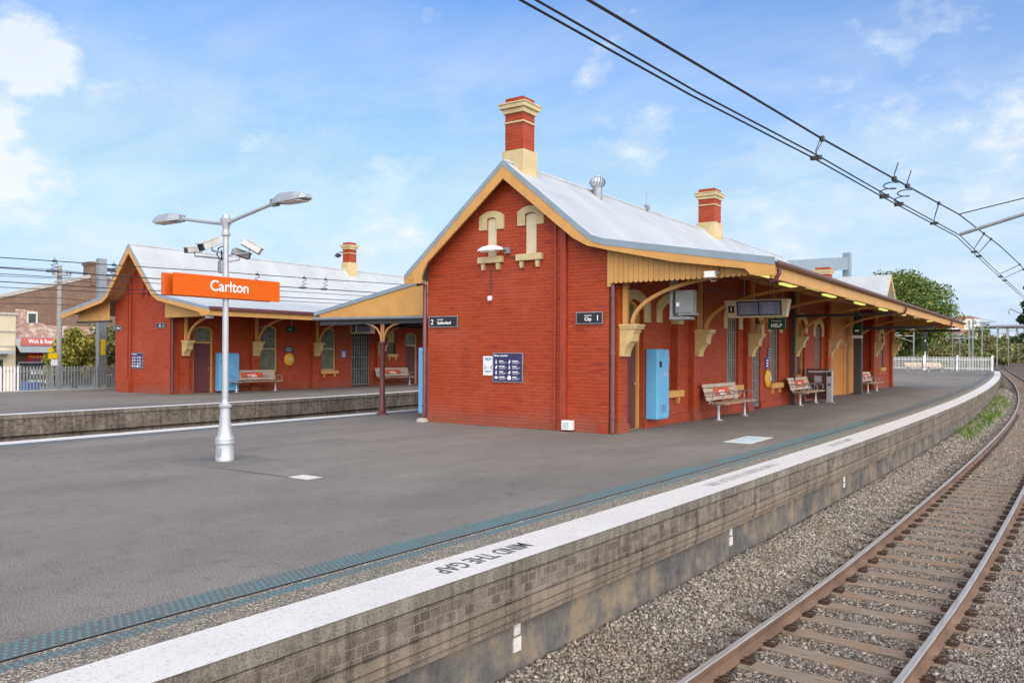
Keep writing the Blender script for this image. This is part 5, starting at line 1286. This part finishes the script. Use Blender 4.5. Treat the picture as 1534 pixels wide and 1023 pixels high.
mAt = lambda y: V((float(np.interp(y, [k[1] for k in mK+mK2[1:]], [k[0] for k in mK+mK2[1:]])), y, float(np.interp(y, [k[1] for k in mK+mK2[1:]], [k[2] for k in mK+mK2[1:]]))))
for y in (-6.0, -.35, 4.2, 5.1, 10.6, 12.0):
    b = MB(); p, q = mAt(y), cAt(y)
    for s_ in (-.05, .05): b.tube([p+Y_*s_, q+Y_*s_*.4+Z_*.08, q], .005, 5)
    b.obox(p, (.022, 0, 0), (0, .035, 0), (0, 0, .025)); b.obox(q, (.06, 0, 0), (0, .03, 0), (0, 0, .02)); b.obj('dropper', M['dark'], OL)
for y, dy in ((-3.17, -.35), (-2.45, -.25)):
    b = MB(); p, q = mAt(y), cAt(y+dy*.2); pts = [p+Z_*.22+X_*.05, p+Z_*.06, p]
    pts += [p.lerp(q, .12+.7*i/24)+X_*.09*math.sin(2*PI*i/24*1.9)+Y_*.12*math.cos(2*PI*i/24*1.9) for i in range(25)]+[q]
    b.tube(pts, .008, 6); b.obox(p, (.03, 0, 0), (0, .05, 0), (0, 0, .025)); b.obox(q, (.06, 0, 0), (0, .03, 0), (0, 0, .025)); b.obj('jumper_coil', M['dark'], OL)
MS = wthing('overhead_mast', 'grey arm of the overhead line mast reaching in at the right edge', 'mast', (9.6, 1.5, -1.5))
b = MB(); b.tube([(6.42, 1.5, 3.93), (7.45, 1.5, 4.22), (7.62, 1.5, 4.24), (7.9, 1.5, 4.2), (9.6, 1.5, 3.6)], .032, 8); b.obj('arm', M['galv'], MS, smooth=True)
b = MB(); b.tube([(6.42, 1.47, 4.3), (9.6, 1.5, 4.9)], .01, 6); b.obj('stay_wire', M['black'], MS)
b = MB(); b.box(9.5, 9.7, 1.4, 1.6, -1.6, 6.2); b.obj('mast', M['galv'], MS)
OB = wthing('overhead_line', 'overhead line above the tracks between the two platforms, crossing the orange sign', 'overhead wires', (-14.2, 0, 3.4))
lw = [[(-30, 3.6), (-5.95, 4.08), (-2.82, 4.17), (.72, 4.28), (4.97, 4.38), (8.9, 4.5), (30, 5.0)], [(-30, 3.5), (-5.95, 3.82), (-2.82, 3.86), (4.03, 4.0), (9, 4.1), (30, 4.5)], [(-30, 3.3), (-5.95, 3.47), (-2.82, 3.50), (2.85, 3.62), (9, 3.75), (30, 4.3)]]
for k, l_ in enumerate(lw):
    b = MB(); wire(b, [(-14.2, y, z) for y, z in l_], .013 if k != 1 else .016); b.obj('wire', M['black'], OB)
OB2 = wthing('overhead_line', 'thinner pair of overhead wires nearer the island platform, above the gap', 'overhead wires', (-10.4, 0, 3.2))
for z0 in (3.33, 3.05):
    b = MB(); wire(b, [(-10.4, -30, z0-.1), (-10.4, -7.6, z0), (-10.4, -2, z0+.10), (-10.4, 3.4, z0+.2), (-10.4, 30, z0+.7)], .008); b.obj('wire', M['black'], OB2)
for y in (-4.62, -3.0, 1.9, 3.9, 4.9):
    b = MB(); za = float(np.interp(y, [k[0] for k in lw[0]], [k[1] for k in lw[0]])); zb = float(np.interp(y, [k[0] for k in lw[1]], [k[1] for k in lw[1]]))
    pts = [V((-14.2, y, za+.1)), V((-14.2, y, za))]+[V((-14.2+.06*math.sin(i*1.1), y+.09*math.cos(i*1.1), za+(zb-za)*(.2+.75*i/12))) for i in range(13)]+[V((-14.2, y-.1, zb))]
    b.tube(pts, .010, 5); b.obox((-14.2, y, za), (.03, 0, 0), (0, .05, 0), (0, 0, .03)); b.obox((-14.2, y-.1, zb), (.03, 0, 0), (0, .10, 0), (0, 0, .03)); b.obj('jumper_coil', M['dark'], OB)
# ------------------------------------------------------------------ far end of the platform
F = wthing('picket_fence', 'white steel picket fence across the far end of the near platform', 'fence', (-4.5, 92.2, 0))
fy = lambda x: 91.6+(.9-x)*.18
b = MB(); x = .95
while x > -10.5:
    b.obox((x, fy(x), .80), (.028, 0, 0), (0, .012, 0), (0, 0, .76)); b.add([(x-.036, fy(x)-.012, 1.56), (x+.036, fy(x)-.012, 1.56), (x, fy(x), 1.64), (x-.036, fy(x)+.012, 1.56), (x+.036, fy(x)+.012, 1.56)], [(0, 1, 2), (4, 3, 2), (1, 4, 2), (3, 0, 2)]); x -= .165
b.obj('pickets', M['white'], F)
b = MB()
for z in (.28, 1.30): b.obox((-4.8, fy(-4.8)+.03, z), V((5.75, -5.75*.18, 0)), (0, .02, 0), (0, 0, .04))
b.obj('rails', M['white'], F)
for x in (1.0, -2.6, -6.2, -9.9):
    b = MB(); b.box(x-.10, x+.10, fy(x)-.1, fy(x)+.1, 0, 1.66); b.lathe([(.13, 1.66), (.13, 1.70), (.02, 1.80)], (x, fy(x), 0), 8); b.obj('post', M['white'], F)
# signal
sg = at(1385, 520, 101); SG = wthing('railway_signal', 'black two headed railway signal on a pale post beyond the white fence', 'signal', (sg.x, sg.y, -.5))
b = MB(); b.tube([(sg.x+.05, sg.y+.1, -1.2), (sg.x+.05, sg.y+.1, 4.9)], .07, 8); b.obj('post', M['white'], SG)
for z in (4.35, 2.9):
    b = MB(); b.lathe([(.01, -.1), (.28, -.1), (.28, .02), (.01, .02)], (0, 0, 0), 14)
    n = 12; pts = [(sg.x+.05+.26*math.cos(2*PI*k/n), sg.y-.1, z+(.5 if math.sin(2*PI*k/n) > 0 else -.5)*.7+.26*math.sin(2*PI*k/n)) for k in range(n)]
    b = MB(); b.poly(pts, (0, .12, 0)); hd = b.obj('signal_head', M['black'], SG)
    b = MB()
    for dz in (.25, -.25): b.tube([(sg.x+.05, sg.y-.1, z+dz), (sg.x+.05, sg.y-.32, z+dz-.02)], .11, 10)
    b.obj('lamp_hood', M['dark'], hd)
# trees -----------------------------------------------------------------------
def leaf_cloud(centres, radii, per, size, squash=.8):
    P = []; 
    for c, r, n in zip(centres, radii, per):
        d = rng.normal(size=(n, 3)); d /= np.linalg.norm(d, axis=1, keepdims=True); rr = r*rng.uniform(.45, 1.05, (n, 1))
        P.append(np.array(c)+d*rr*np.array([1, 1, squash]))
    P = np.concatenate(P); n = len(P); s = size*rng.uniform(.6, 1.3, n)
    a = rng.normal(size=(n, 3)); a /= np.linalg.norm(a, axis=1, keepdims=True); t_ = rng.normal(size=(n, 3)); bb = np.cross(a, t_); bb /= np.linalg.norm(bb, axis=1, keepdims=True)
    a = a*s[:, None]; bb = bb*(s*.6)[:, None]
    vv = np.stack([P-a, P+bb*.9, P+a, P-bb*.9], 1).reshape(-1, 3)
    return vv, (np.arange(n)*4)[:, None]+np.array([0, 1, 2, 3])[None]
def tree(name, lab, cat, x, y, z, H, Rr, mat, nclump=40, leaves=9000, size=.22, trunk=.3, tfrac=.35, group=None, squash=1.0, shape=1.0, branches=6):
    t_ = wthing(name, lab, cat, (x, y, z), group)
    cs_, rs = [], []
    hz_ = H*(1-tfrac)/2; zc = z+H-hz_
    for i in range(nclump):
        d = rng.normal(size=3); d /= np.linalg.norm(d); q = rng.uniform(.35, .92)
        f = 1-shape*.45*max(0, d[2]) if shape > 0 else 1
        cs_.append((x+d[0]*Rr*q*f, y+d[1]*Rr*q*f, zc+d[2]*hz_*q)); rs.append(Rr*rng.uniform(.16, .33))
    w_ = np.array(rs)**2; per = np.maximum(20, (leaves*w_/w_.sum()).astype(int))
    vv, ff = leaf_cloud(cs_, rs, per, size, .8*squash)
    link('crown', meshnp('crown', vv, ff, mat), t_)
    b = MB(); top = z+H*(tfrac+.25)
    b.tube([(x, y, z-.3), (x+.05*Rr, y, z+H*tfrac*.6), (x-.03*Rr, y+.05*Rr, top)], [trunk, trunk*.75, trunk*.4], 9)
    for i in range(branches):
        k = cs_[int(rng.integers(len(cs_)))]; z0 = z+H*tfrac*rng.uniform(.55, 1.1); m_ = ((x+k[0])/2, (y+k[1])/2, (z0*.55+k[2]*.45))
        b.tube([(x, y, z0), m_, k], [trunk*.45, trunk*.28, trunk*.1], 6)
    b.obj('trunk', M['bark'], t_); return t_
p = at(1341, 533, 118); tree('broadleaf_tree', 'big round green tree behind the far end of the near awning', 'tree', p.x, p.y, -1.2, 15.8, 8.4, M['leaf'], 190, 62000, .21, .4, .16, shape=.5)
p = at(1548, 533, 70); tree('conifer_tree', 'tall dark tree cut off by the right edge of the picture', 'tree', p.x+1.2, p.y, -1.0, 11.5, 2.6, M['leafdark'], 60, 9000, .20, .2, .12, squash=.7)
p = at(1552, 533, 230); tree('conifer_tree', 'dark tree further off beside the curving track at the right edge', 'tree', p.x, p.y, gh(p.x, p.y), 13, 4.6, M['leafdark'], 50, 7000, .3, .3, .1)
# shrubs and small trees beyond the fence, one by one
shr = [(1352, 536, 150, 6.5, 4.2, 'leaf'), (1372, 536, 165, 8, 4.5, 'leafolive'), (1398, 537, 150, 4.8, 3.6, 'leafolive'), (1412, 537, 175, 6.2, 4, 'leafolive'), (1430, 537, 160, 4.2, 3.4, 'leafolive'), (1446, 537, 190, 6, 4.2, 'leafolive'),
       (1462, 537, 205, 5.4, 4, 'leaf'), (1478, 537, 225, 7.2, 4.6, 'leafolive'), (1420, 537, 250, 11, 6, 'leafolive'), (1450, 537, 270, 12, 6.5, 'leaf'), (1476, 537, 300, 13, 6.5, 'leafolive'), (1385, 537, 240, 12, 6.5, 'leaf'),
       (1500, 537, 330, 11, 6, 'leaf'), (1525, 537, 380, 13, 7, 'leafdark'), (1494, 537, 245, 5.0, 4.2, 'leafolive'), (1465, 537, 360, 19, 8, 'leaf')]
kinds_ = {'leaf': 'green', 'leafolive': 'olive brown', 'leafdark': 'dark green'}
posn = ['against the big tree', 'behind the railway signal', 'just right of the signal', 'low behind the fence middle', 'at the third fence post', 'behind the fence between two posts', 'left of the fence end post', 'beside the fence end', 'tall behind the fence middle', 'below the hilltop house', 'below the concrete viaduct end', 'rising behind the signal', 'under the viaduct', 'far off under the right end of the viaduct', 'beside the curving track', 'tallest on the hill left of the viaduct']
for k, (x, y, d, H, R_, mt) in enumerate(shr):
    p = at(x, y, d); tree('shrub', f'{kinds_[mt]} bush {posn[k]}', 'bush', p.x, p.y, gh(p.x, p.y)-.2, H, R_, M[mt], 26, 2600, .30 if d < 200 else .42, .18, .05, 'bushes beyond the white fence', branches=3)
# hillside mass
P = []
for i in range(1300):
    x = rng.uniform(1290, 1620); d = rng.uniform(270, 640); q = at(x, 536, d); P.append((q.x, q.y, gh(q.x, q.y)+rng.uniform(0, 5+(d-270)*.032)))
vv, ff = leaf_cloud(P, rng.uniform(1.6, 4.0, len(P)), [34]*len(P), .75)
o = link('bushland', meshnp('bushland', vv, ff, M['leafolive'])); tag(o, 'far wooded hillside behind the tracks', 'bushland', kind='stuff')
vv_p = [tuple(g0(1507, 533.2, 1.0)+V((rng.normal()*3, rng.normal()*6, 0))) for i in range(60)]
o = blades('grass', vv_p, .9, M['weed'], 30, 1.5); tag(o, 'bright green grass on the bank beside the far curve', 'grass', kind='stuff')
# hilltop houses
def house(x, ytop, d, w_, h, lab, hip=1.6):
    p = at(x, ytop, d); zt = p.z; t_ = wthing('hill_house', lab, 'house', (p.x, p.y, zt-h-hip), 'houses on the far hill')
    def q(a, bq, z): v = V((p.x, p.y, 0))+RGT*a+FWD*bq; return (v.x, v.y, z)
    b = MB(); c = [q(-w_/2, -4, 0), q(w_/2, -4, 0), q(w_/2, 4, 0), q(-w_/2, 4, 0)]
    b.add([(x_, y_, zt-h-hip-3) for x_, y_, _ in c]+[(x_, y_, zt-hip) for x_, y_, _ in c], [(0, 1, 5, 4), (1, 2, 6, 5), (2, 3, 7, 6), (3, 0, 4, 7), (4, 5, 6, 7)]); b.obj('wall', M['housewall'], t_)
    b = MB(); e = [q(-w_/2-.6, -4.6, zt-hip), q(w_/2+.6, -4.6, zt-hip), q(w_/2+.6, 4.6, zt-hip), q(-w_/2-.6, 4.6, zt-hip), q(-w_/4, 0, zt), q(w_/4, 0, zt)]
    b.add(e, [(0, 1, 5, 4), (1, 2, 5), (2, 3, 4, 5), (3, 0, 4), (0, 3, 2, 1)]); b.obj('roof', M['roofred'], t_)
    for a in (-.3, 0, .3):
        b = MB(); v0, v1 = q(a*w_-.8, -4.04, zt-hip-h*.75), q(a*w_+.8, -4.04, zt-hip-h*.3); b.add([v0, (v1[0], v1[1], v0[2]), v1, (v0[0], v0[1], v1[2])], [(0, 1, 2, 3)]); b.obj('window', M['glass'], t_)
house(1446, 473, 480, 12, 5, 'pale hilltop house with a brown roof left of the viaduct')
house(1428, 475, 460, 9, 4, 'partly hidden hilltop house just above the awning tip')
house(1440, 494, 330, 9, 3.5, 'lower pale house with an orange roof among the bushes', 1.3)
# viaduct over the line
v0, v1 = at(1474, 488, 430), at(1545, 487, 420)
BR = wthing('road_bridge', 'flat concrete road bridge on slim piers crossing the line far off', 'bridge', (v0.x, v0.y, 0))
dv = (v1-v0).normalized(); nv = V((-dv.y, dv.x, 0)); Lv = (v1-v0).length
b = MB(); b.obox(v0+dv*Lv/2-Z_*1.0, dv*Lv/2, nv*3, Z_*.6); b.obj('deck', M['dark'], BR)
b = MB(); b.obox(v0+dv*Lv/2-nv*2.9-Z_*.1, dv*Lv/2, nv*.1, Z_*.35); b.obj('parapet', M['galv'], BR)
for k in range(5):
    c = v0+dv*Lv*(k+.5)/5; b = MB(); b.box(c.x-.5, c.x+.5, c.y-.8, c.y+.8, gh(c.x, c.y)-1, v0.z-1.62); b.obj('pier', M['concrete'], BR)
# overhead masts
def mast(x, ytop, ybase, d, lab, arm=2.5, side=1, w_=.14):
    p = at(x, ytop, d); q = at(x, ybase, d); t_ = wthing('overhead_mast', lab, 'mast', (p.x, p.y, q.z), 'masts along the far line')
    b = MB(); b.box(p.x-w_, p.x+w_, p.y-w_, p.y+w_, min(q.z, -1.5), p.z); b.obj('mast', M['galv'], t_)
    b = MB(); a0 = V((p.x, p.y, p.z-1.0)); b.tube([a0, a0+RGT*side*arm+Z_*.15], .07, 6); b.tube([a0+Z_*.9, a0+RGT*side*arm+Z_*.15], .04, 6); b.tube([a0-Z_*.8, a0+RGT*side*arm*.8+Z_*.1], .04, 6); b.obj('arm', M['galv'], t_)
for k, (x, yt, d) in enumerate(((1427, 497, 125), (1438, 492, 128), (1457.5, 474, 132), (1471.5, 482, 155), (1494, 490, 190), (1511, 494, 235), (1526, 496, 290), (1369, 492, 104))):
    lab = ('slim grey mast left of the third fence post', 'grey mast rising over the third fence post', 'tallest grey mast beyond the fence', 'grey mast just left of the fence end post', 'grey mast right of the fence end', 'thin mast over the green bank', 'furthest thin mast beneath the bridge', 'pale post left of the railway signal')[k]
    mast(x, yt, 536, d, lab, 2.2+.012*d, -1 if k % 2 else 1, .07 if k < 2 or k == 7 else .11)
gp0, gp1 = at(1452, 489, 150), at(1545, 488, 150)
GA = wthing('overhead_gantry', 'slender grey gantry beam spanning the far tracks', 'gantry', tuple(gp0)); b = MB(); b.tube([gp0, gp1], .05, 6); b.tube([gp0-Z_*.5, gp1-Z_*.5], .03, 6)
for k in range(14): a = gp0.lerp(gp1, k/14); c = gp0.lerp(gp1, (k+.5)/14); b.tube([a, c-Z_*.5], .03, 5)
b.obj('beam', M['galv'], GA); b = MB(); b.box(gp1.x-.15, gp1.x+.15, gp1.y-.15, gp1.y+.15, -1.5, gp1.z+.4); b.box(gp0.x-.12, gp0.x+.12, gp0.y-.12, gp0.y+.12, -1.5, gp0.z+.4); b.obj('mast', M['galv'], GA)
a0 = at(1513, 465, 60); a1 = at(1545, 476, 58)
MA = wthing('overhead_mast', 'curved end of a wire support reaching in beside the dark tree', 'mast', (a1.x+1, a1.y, -1.4)); b = MB()
b.tube([a0+V((0, 0, -.3)), a0+V((-.12, 0, -.1)), a0+V((.05, 0, .12)), a0.lerp(a1, .35)+Z_*.05, a1], .035, 7); b.obj('arm', M['galv'], MA); b = MB(); b.box(a1.x+.0, a1.x+.25, a1.y-.1, a1.y+.15, -1.5, a1.z+.5); b.obj('mast', M['galv'], MA)
# dark framed building behind the near awning
p0, p1 = at(1166, 391, 62), at(1266, 385.5, 70)
GB = wthing('white_building', 'white walled building with dark grey parapet rising behind the near awning roof', 'building', (p0.x, p0.y, -1.5))
dv = (p1-p0); dv.z = 0; Lv = dv.length; dv.normalize(); nb = V((-dv.y, dv.x, 0))
b = MB(); b.obox(p0+dv*Lv/2+nb*4+V((0, 0, -6.6)), dv*Lv/2, nb*4, Z_*5.9); b.obj('wall', M['white'], GB)
b = MB(); b.obox(p0.lerp(p1, .5)-nb*.15-Z_*.55, (p1-p0)/2, nb*.2, Z_*.55); b.obj('parapet', M['flash'], GB)
pp = at(1269, 379, 70); b = MB(); b.obox((pp.x, pp.y, pp.z/2-1), dv*.24, nb*.3, Z_*(pp.z/2+1)); b.obj('pier', M['flash'], GB)

# ------------------------------------------------------------------ street side, left
PF = wthing('palisade_fence', 'steel palisade fence along the back of the opposite platform', 'fence', (-28.75, 0, -.2))
fx = lambda y: -28.72-.02*max(0, y)
for sect, (ya, yb, mt) in enumerate(((-14, .95, 'white'), (.95, 6.0, 'galv'))):
    b = MB(); y = ya
    while y < yb:
        b.box(fx(y)-.012, fx(y)+.012, y-.034, y+.034, -.25, 1.02); b.add([(fx(y), y-.034, 1.02), (fx(y), y+.034, 1.02), (fx(y), y, 1.10), (fx(y)-.01, y, 1.02)], [(0, 1, 2), (1, 3, 2), (3, 0, 2)]); y += .135
    b.obj('pickets', M[mt], PF)
b = MB()
for z in (.0, .86): b.box(-28.80, -28.76, -14, 6, z-.025, z+.025)
b.obj('rails', M['galv'], PF)
for y in (-3, .95, 2.65, 5.1):
    b = MB(); b.box(-28.95, -28.80, y-.07, y+.07, -.3, 1.1); b.obj('post', M['galv'], PF)
b = MB(); b.box(-28.9, -28.62, -16, 8, -.3, .03); structure(b.obj('kerb', M['concrete']), 'concrete upstand at the foot of the palisade fence', 'kerb')
def facade(x): return Wall('x', x, 1)
SX = -46.0; WS = facade(SX)
SB = wthing('shop_building', 'brown brick shop building with sloping gable, chimney and faded painted lettering', 'shop', (SX, 10.5, -1.45))
b = MB(); WS.plate([(7.2, 3.95), (8.25, 3.95), (8.25, 4.35), (9.35, 4.27), (9.45, 3.72), (10.1, 3.42), (12.6, 3.40), (24, 3.40), (24, 4.0), (14, 6.85), (13.4, 6.85), (7.2, 4.95)], -.3, 0, b); b.obj('gable', M['oldbrick'], SB)
b = MB(); WS.plate([(7.2, 4.92), (13.4, 6.82), (13.4, 7.04), (7.2, 5.14)], -.5, .06, b); b.obj('coping', M['concrete'], SB)
b = MB(); WS.box(12.9, 13.7, 6.2, 7.78, -.9, .10, b); WS.box(12.82, 13.78, 7.55, 7.70, -.98, .18, b); b.obj('chimney', M['oldbrick'], SB)
b = MB(); WS.box(8.2, 24, 2.0, 3.6, -.25, -.02, b); WS.plate([(8.25, 3.55), (9.4, 3.55), (9.35, 4.28), (8.25, 4.36)], -.2, .004, b); b.obj('painted_wall', M['mural'], SB)
b = MB(); WS.box(8.95, 9.5, 3.55, 4.1, -.3, .02, b); b.obj('window', M['glass'], SB); b = MB(); WS.box(8.9, 9.0, 3.5, 4.2, .0, .05, b); WS.box(9.45, 9.55, 3.5, 4.2, .0, .05, b); WS.box(8.9, 9.55, 4.1, 4.22, 0, .06, b); b.obj('window_frame', M['line'], SB)
# shopfront
b = MB(); b.add([(SX, 8.1, 2.62), (SX+1.0, 8.1, 2.10), (SX+1.0, 13.5, 2.06), (SX, 13.5, 2.62), (SX, 8.1, 2.5), (SX+1.0, 8.1, 1.65), (SX+1.0, 13.5, 1.62), (SX, 13.5, 2.0)], [(0, 1, 2, 3), (4, 7, 6, 5), (1, 5, 6, 2), (0, 4, 5, 1), (3, 2, 6, 7)]); b.obj('awning', M['tin'], SB)
b = MB(); WS.box(7.95, 14, -1.45, 2.2, -2.6, -2.4, b); WS.box(7.9, 8.2, -1.45, 2.2, -2.5, -.05, b); b.obj('shop_interior', M['dimroom'], SB)
b = MB(); WS.box(8.5, 13.4, -1.45, -.55, -.2, -.05, b); b.obj('stall_riser', M['teal'], SB)
b = MB()
for y in (8.45, 10.2, 11.6, 12.5, 13.2): WS.box(y-.05, y+.05, -1.45, 1.05, -.15, .0, b)
WS.box(8.4, 13.4, .96, 1.06, -.15, .02, b); b.obj('shop_frame', M['galv'], SB)
b = MB(); WS.box(8.5, 13.2, -.55, .96, -.16, -.13, b); b.obj('shop_window', M['glass'], SB)
b = MB()
for k in range(6): WS.box(9.25+k*.15, 9.36+k*.15, .25, .55, -.12, -.11, b)
for k in range(8): WS.box(9.1+k*.14, 9.2+k*.14, -.35, -.1, -.12, -.11, b)
b.obj('window_posters', M['lens'], SB)
S1 = wthing('shop_sign', 'faded red fascia sign reading Wok & Roast above the tin awning', 'shop sign', (SX, 9.2, 2.1)); b = MB(); b.box(SX+1.0, SX+1.06, 8.12, 10.9, 2.08, 2.58); b.obj('board', M['shoppink'], S1); text('Wok & Roast!', .36, (SX+1.07, 8.55, 2.22), Y_, Z_, M['letter'], S1, bold=.006, sx=.8)
S2 = wthing('shop_sign', 'dark red window sign with gold letters reading Wok & Roast', 'shop sign', (SX, 9.6, 1.0)); b = MB(); b.box(SX+.02, SX+.06, 8.95, 10.4, 1.08, 1.62); b.obj('board', M['shopred'], S2); text('Wok & Roast', .27, (SX+.065, 9.0, 1.30), Y_, Z_, M['lettergold'], S2, bold=.005, sx=.75); b = MB(); b.box(SX+.06, SX+.064, 9.15, 10.25, 1.12, 1.2); b.obj('print', paint('dark blue print', (.06, .04, .2), .5), S2)
S3 = wthing('shop_sign', 'dark red sign with white capital letters behind the tree', 'shop sign', (SX, 11.4, 1.1)); b = MB(); b.box(SX+.02, SX+.06, 10.75, 12.3, 1.05, 1.42); b.obj('board', M['shopred'], S3); text('ROAST MEAT', .20, (SX+.065, 10.85, 1.14), Y_, Z_, M['letterdim'], S3, bold=.003, sx=.85)
S4 = wthing('shop_sign', 'orange lettered sign half hidden in the tree', 'shop sign', (SX, 12, 2.3)); b = MB(); b.box(SX+1.0, SX+1.05, 11.1, 13.2, 2.1, 2.6); b.obj('board', M['shoppink'], S4); text('WOK', .40, (SX+1.06, 11.3, 2.2), Y_, Z_, paint('orange letters', (.85, .22, .02), .5), S4, bold=.012)
CB = wthing('shop_building', 'cream rendered corner building at the left edge', 'shop', (SX, 4, -1.45))
b = MB(); b.box(SX-8, SX+.35, -8, 8.12, -1.45, 3.96); b.obj('wall', M['shopcream'], CB); b = MB(); b.box(SX+.35, SX+.42, -8, 8.15, 2.9, 3.0); b.box(SX+.35, SX+.40, -8, 8.0, 2.0, 2.06); b.box(SX-8.1, SX+.45, -8.1, 8.2, 3.96, 4.1); b.obj('string_course', M['concrete'], CB)
b = MB(); b.box(SX+.34, SX+1.2, 5.2, 7.7, 1.55, 1.75); b.obj('awning', M['tin'], CB); b = MB(); b.box(SX+.345, SX+.36, 4.0, 7.4, -.9, 1.2); b.obj('window', M['glass'], CB)
RB = wthing('shop_building', 'red fronted shop glimpsed between the steel mast and the far gable', 'shop', (SX, 16, -1.45)); b = MB(); WS.box(13.6, 24, -1.45, 3.4, -3, -.02, b); b.obj('wall', M['shopcream'], RB)
b = MB(); WS.box(13.7, 24, .2, 1.5, .0, .06, b); b.obj('fascia', M['shopred'], RB); b = MB(); WS.box(13.8, 24, -1.2, .1, -.01, .02, b); b.obj('window', M['glass'], RB)
b = MB(); b.box(SX-16, SX-.35, 7.3, 24, -1.45, 3.3); b.obj('side_wall', M['oldbrick'], SB)
# street furniture
PP = wthing('power_pole', 'weathered timber power pole in front of the shops', 'power pole', (-30.6, 3.45, -1.5)); b = MB(); b.tube([(-30.6, 3.45, -1.55), (-30.6, 3.45, 5.72)], [.13, .10], 10); b.obj('pole', M['pole'], PP)
b = MB(); b.obox((-30.5, 3.5, 5.28), (.05, 0, 0), (0, .42, 0), (0, 0, .045)); b.obox((-30.5, 3.5, 4.95), (.05, 0, 0), (0, .3, 0), (0, 0, .03)); b.obj('crossarm', M['pole'], PP)
b = MB()
for y in (3.15, 3.35, 3.75, 3.9): b.tube([(-30.5, y, 5.32), (-30.5, y, 5.46)], .03, 7)
b.obj('insulator', M['dark'], PP)
SM = wthing('overhead_mast', 'thick galvanised steel mast beside the far gable', 'mast', (-30.5, 5.4, -1.5)); b = MB(); b.box(-30.62, -30.38, 5.24, 5.58, -1.55, 6.22); b.box(-30.64, -30.36, 5.18, 5.24, -1.55, 6.22); b.obj('mast', M['galv'], SM)
b = MB(); b.box(-30.56, -30.44, 5.58, 6.6, 5.62, 5.80); b.obj('arm', M['dark'], SM); b = MB(); b.box(-30.37, -30.355, 5.28, 5.5, 1.55, 2.3); b.obj('warning_plate', M['signyellow'], SM); b = MB(); b.box(-30.37, -30.33, 5.26, 5.54, -1.5, .12); b.obj('base_paint', M['pale'], SM)
RS = wthing('road_sign', 'yellow diamond road sign over a white plate on the timber pole', 'road sign', (-30.45, 3.1, .9)); b = MB(); c_ = V((-30.46, 3.0, 1.78)); b.obox(c_, (.008, 0, 0), (0, .08, .08), (0, -.08, .08)); b.obj('diamond', M['signyellow'], RS)
b = MB(); b.obox((-30.46, 3.10, 1.50), (.008, 0, 0), (0, .20, 0), (0, 0, .13)); b.obj('plate', M['signyellow'], RS); b = MB(); b.obox((-30.44, 3.16, 1.20), (.008, 0, 0), (0, .145, 0), (0, 0, .14)); b.obj('white_plate', M['white'], RS)
b = MB(); b.tube([(-30.5, 3.08, -1.5), (-30.5, 3.08, 1.9)], .03, 6); b.obj('post', M['galv'], RS)
WBN = wthing('wheelie_bin', 'blue wheelie bin behind the palisade fence', 'bin', (-31.5, 2.6, -.4)); b = MB(); b.add([(-31.2, 2.30, -.35), (-31.2, 2.85, -.35), (-31.75, 2.85, -.35), (-31.75, 2.30, -.35), (-31.12, 2.24, .22), (-31.12, 2.91, .22), (-31.83, 2.91, .22), (-31.83, 2.24, .22)], [(0, 1, 5, 4), (1, 2, 6, 5), (2, 3, 7, 6), (3, 0, 4, 7), (0, 3, 2, 1)]); b.obj('body', M['binblue'], WBN, bevel=.02)
b = MB(); b.box(-31.88, -31.06, 2.2, 2.95, .22, .29); b.obj('lid', M['binblue'], WBN, bevel=.02)
CR = wthing('parked_car', 'white car partly seen beside the far gable corner', 'car', (-35, 9.6, -1.5)); b = MB()
sec_ = [(0, .35), (.05, .75), (.9, .95), (1.5, 1.42), (3.0, 1.45), (3.8, 1.0), (4.3, .9), (4.4, .4)]
b.poly([(-35.8, 7.6+u, -1.5+z) for u, z in sec_]+[(-35.8, 12.0, -1.25), (-35.8, 7.6, -1.25)], (1.6, 0, 0)); b.obj('body', M['white'], CR, bevel=.06)
b = MB(); b.poly([(-34.19, 7.6+u, -1.5+z) for u, z in ((1.1, .98), (1.6, 1.36), (2.95, 1.38), (3.6, 1.0))], (.01, 0, 0)); b.obj('window', M['glass'], CR)
for y in (8.5, 11.2):
    b = MB(); b.tube([(-34.3, y, -1.2), (-34.15, y, -1.2)], .3, 16); b.obj('wheel', M['tyre'], CR)
b = MB(); b.box(-34.2, -34.17, 7.66, 7.9, -.82, -.72); b.obj('tail_light', M['carred'], CR)
tree('street_tree', 'yellow green street tree in front of the shops', 'tree', -33.5, 5.6, -1.5, 4.6, 1.75, M['leafyellow'], 46, 7500, .10, .09, .34)
p = at(176, 520, 45); tree('street_tree', 'sparse green street tree behind the steel mast', 'tree', p.x, p.y, -1.5, 5.0, 2.1, M['leafolive'], 40, 5000, .12, .09, .3)
# street wires
SW = wthing('street_wires', 'thin service wires strung across the front of the brown brick gable', 'wires', (-30.5, 3.4, 4.5)); 
for z0, z1 in ((5.4, 5.5), (5.0, 5.1), (3.9, 4.2), (3.75, 3.9)):
    b = MB(); b.tube(sag((-30.5, -25, z0), (-30.5, 3.4, z1), .25)+sag((-30.5, 3.4, z1), (-30.5, 30, z1), .3)[1:], .012, 5); b.obj('wire', M['black'], SW)
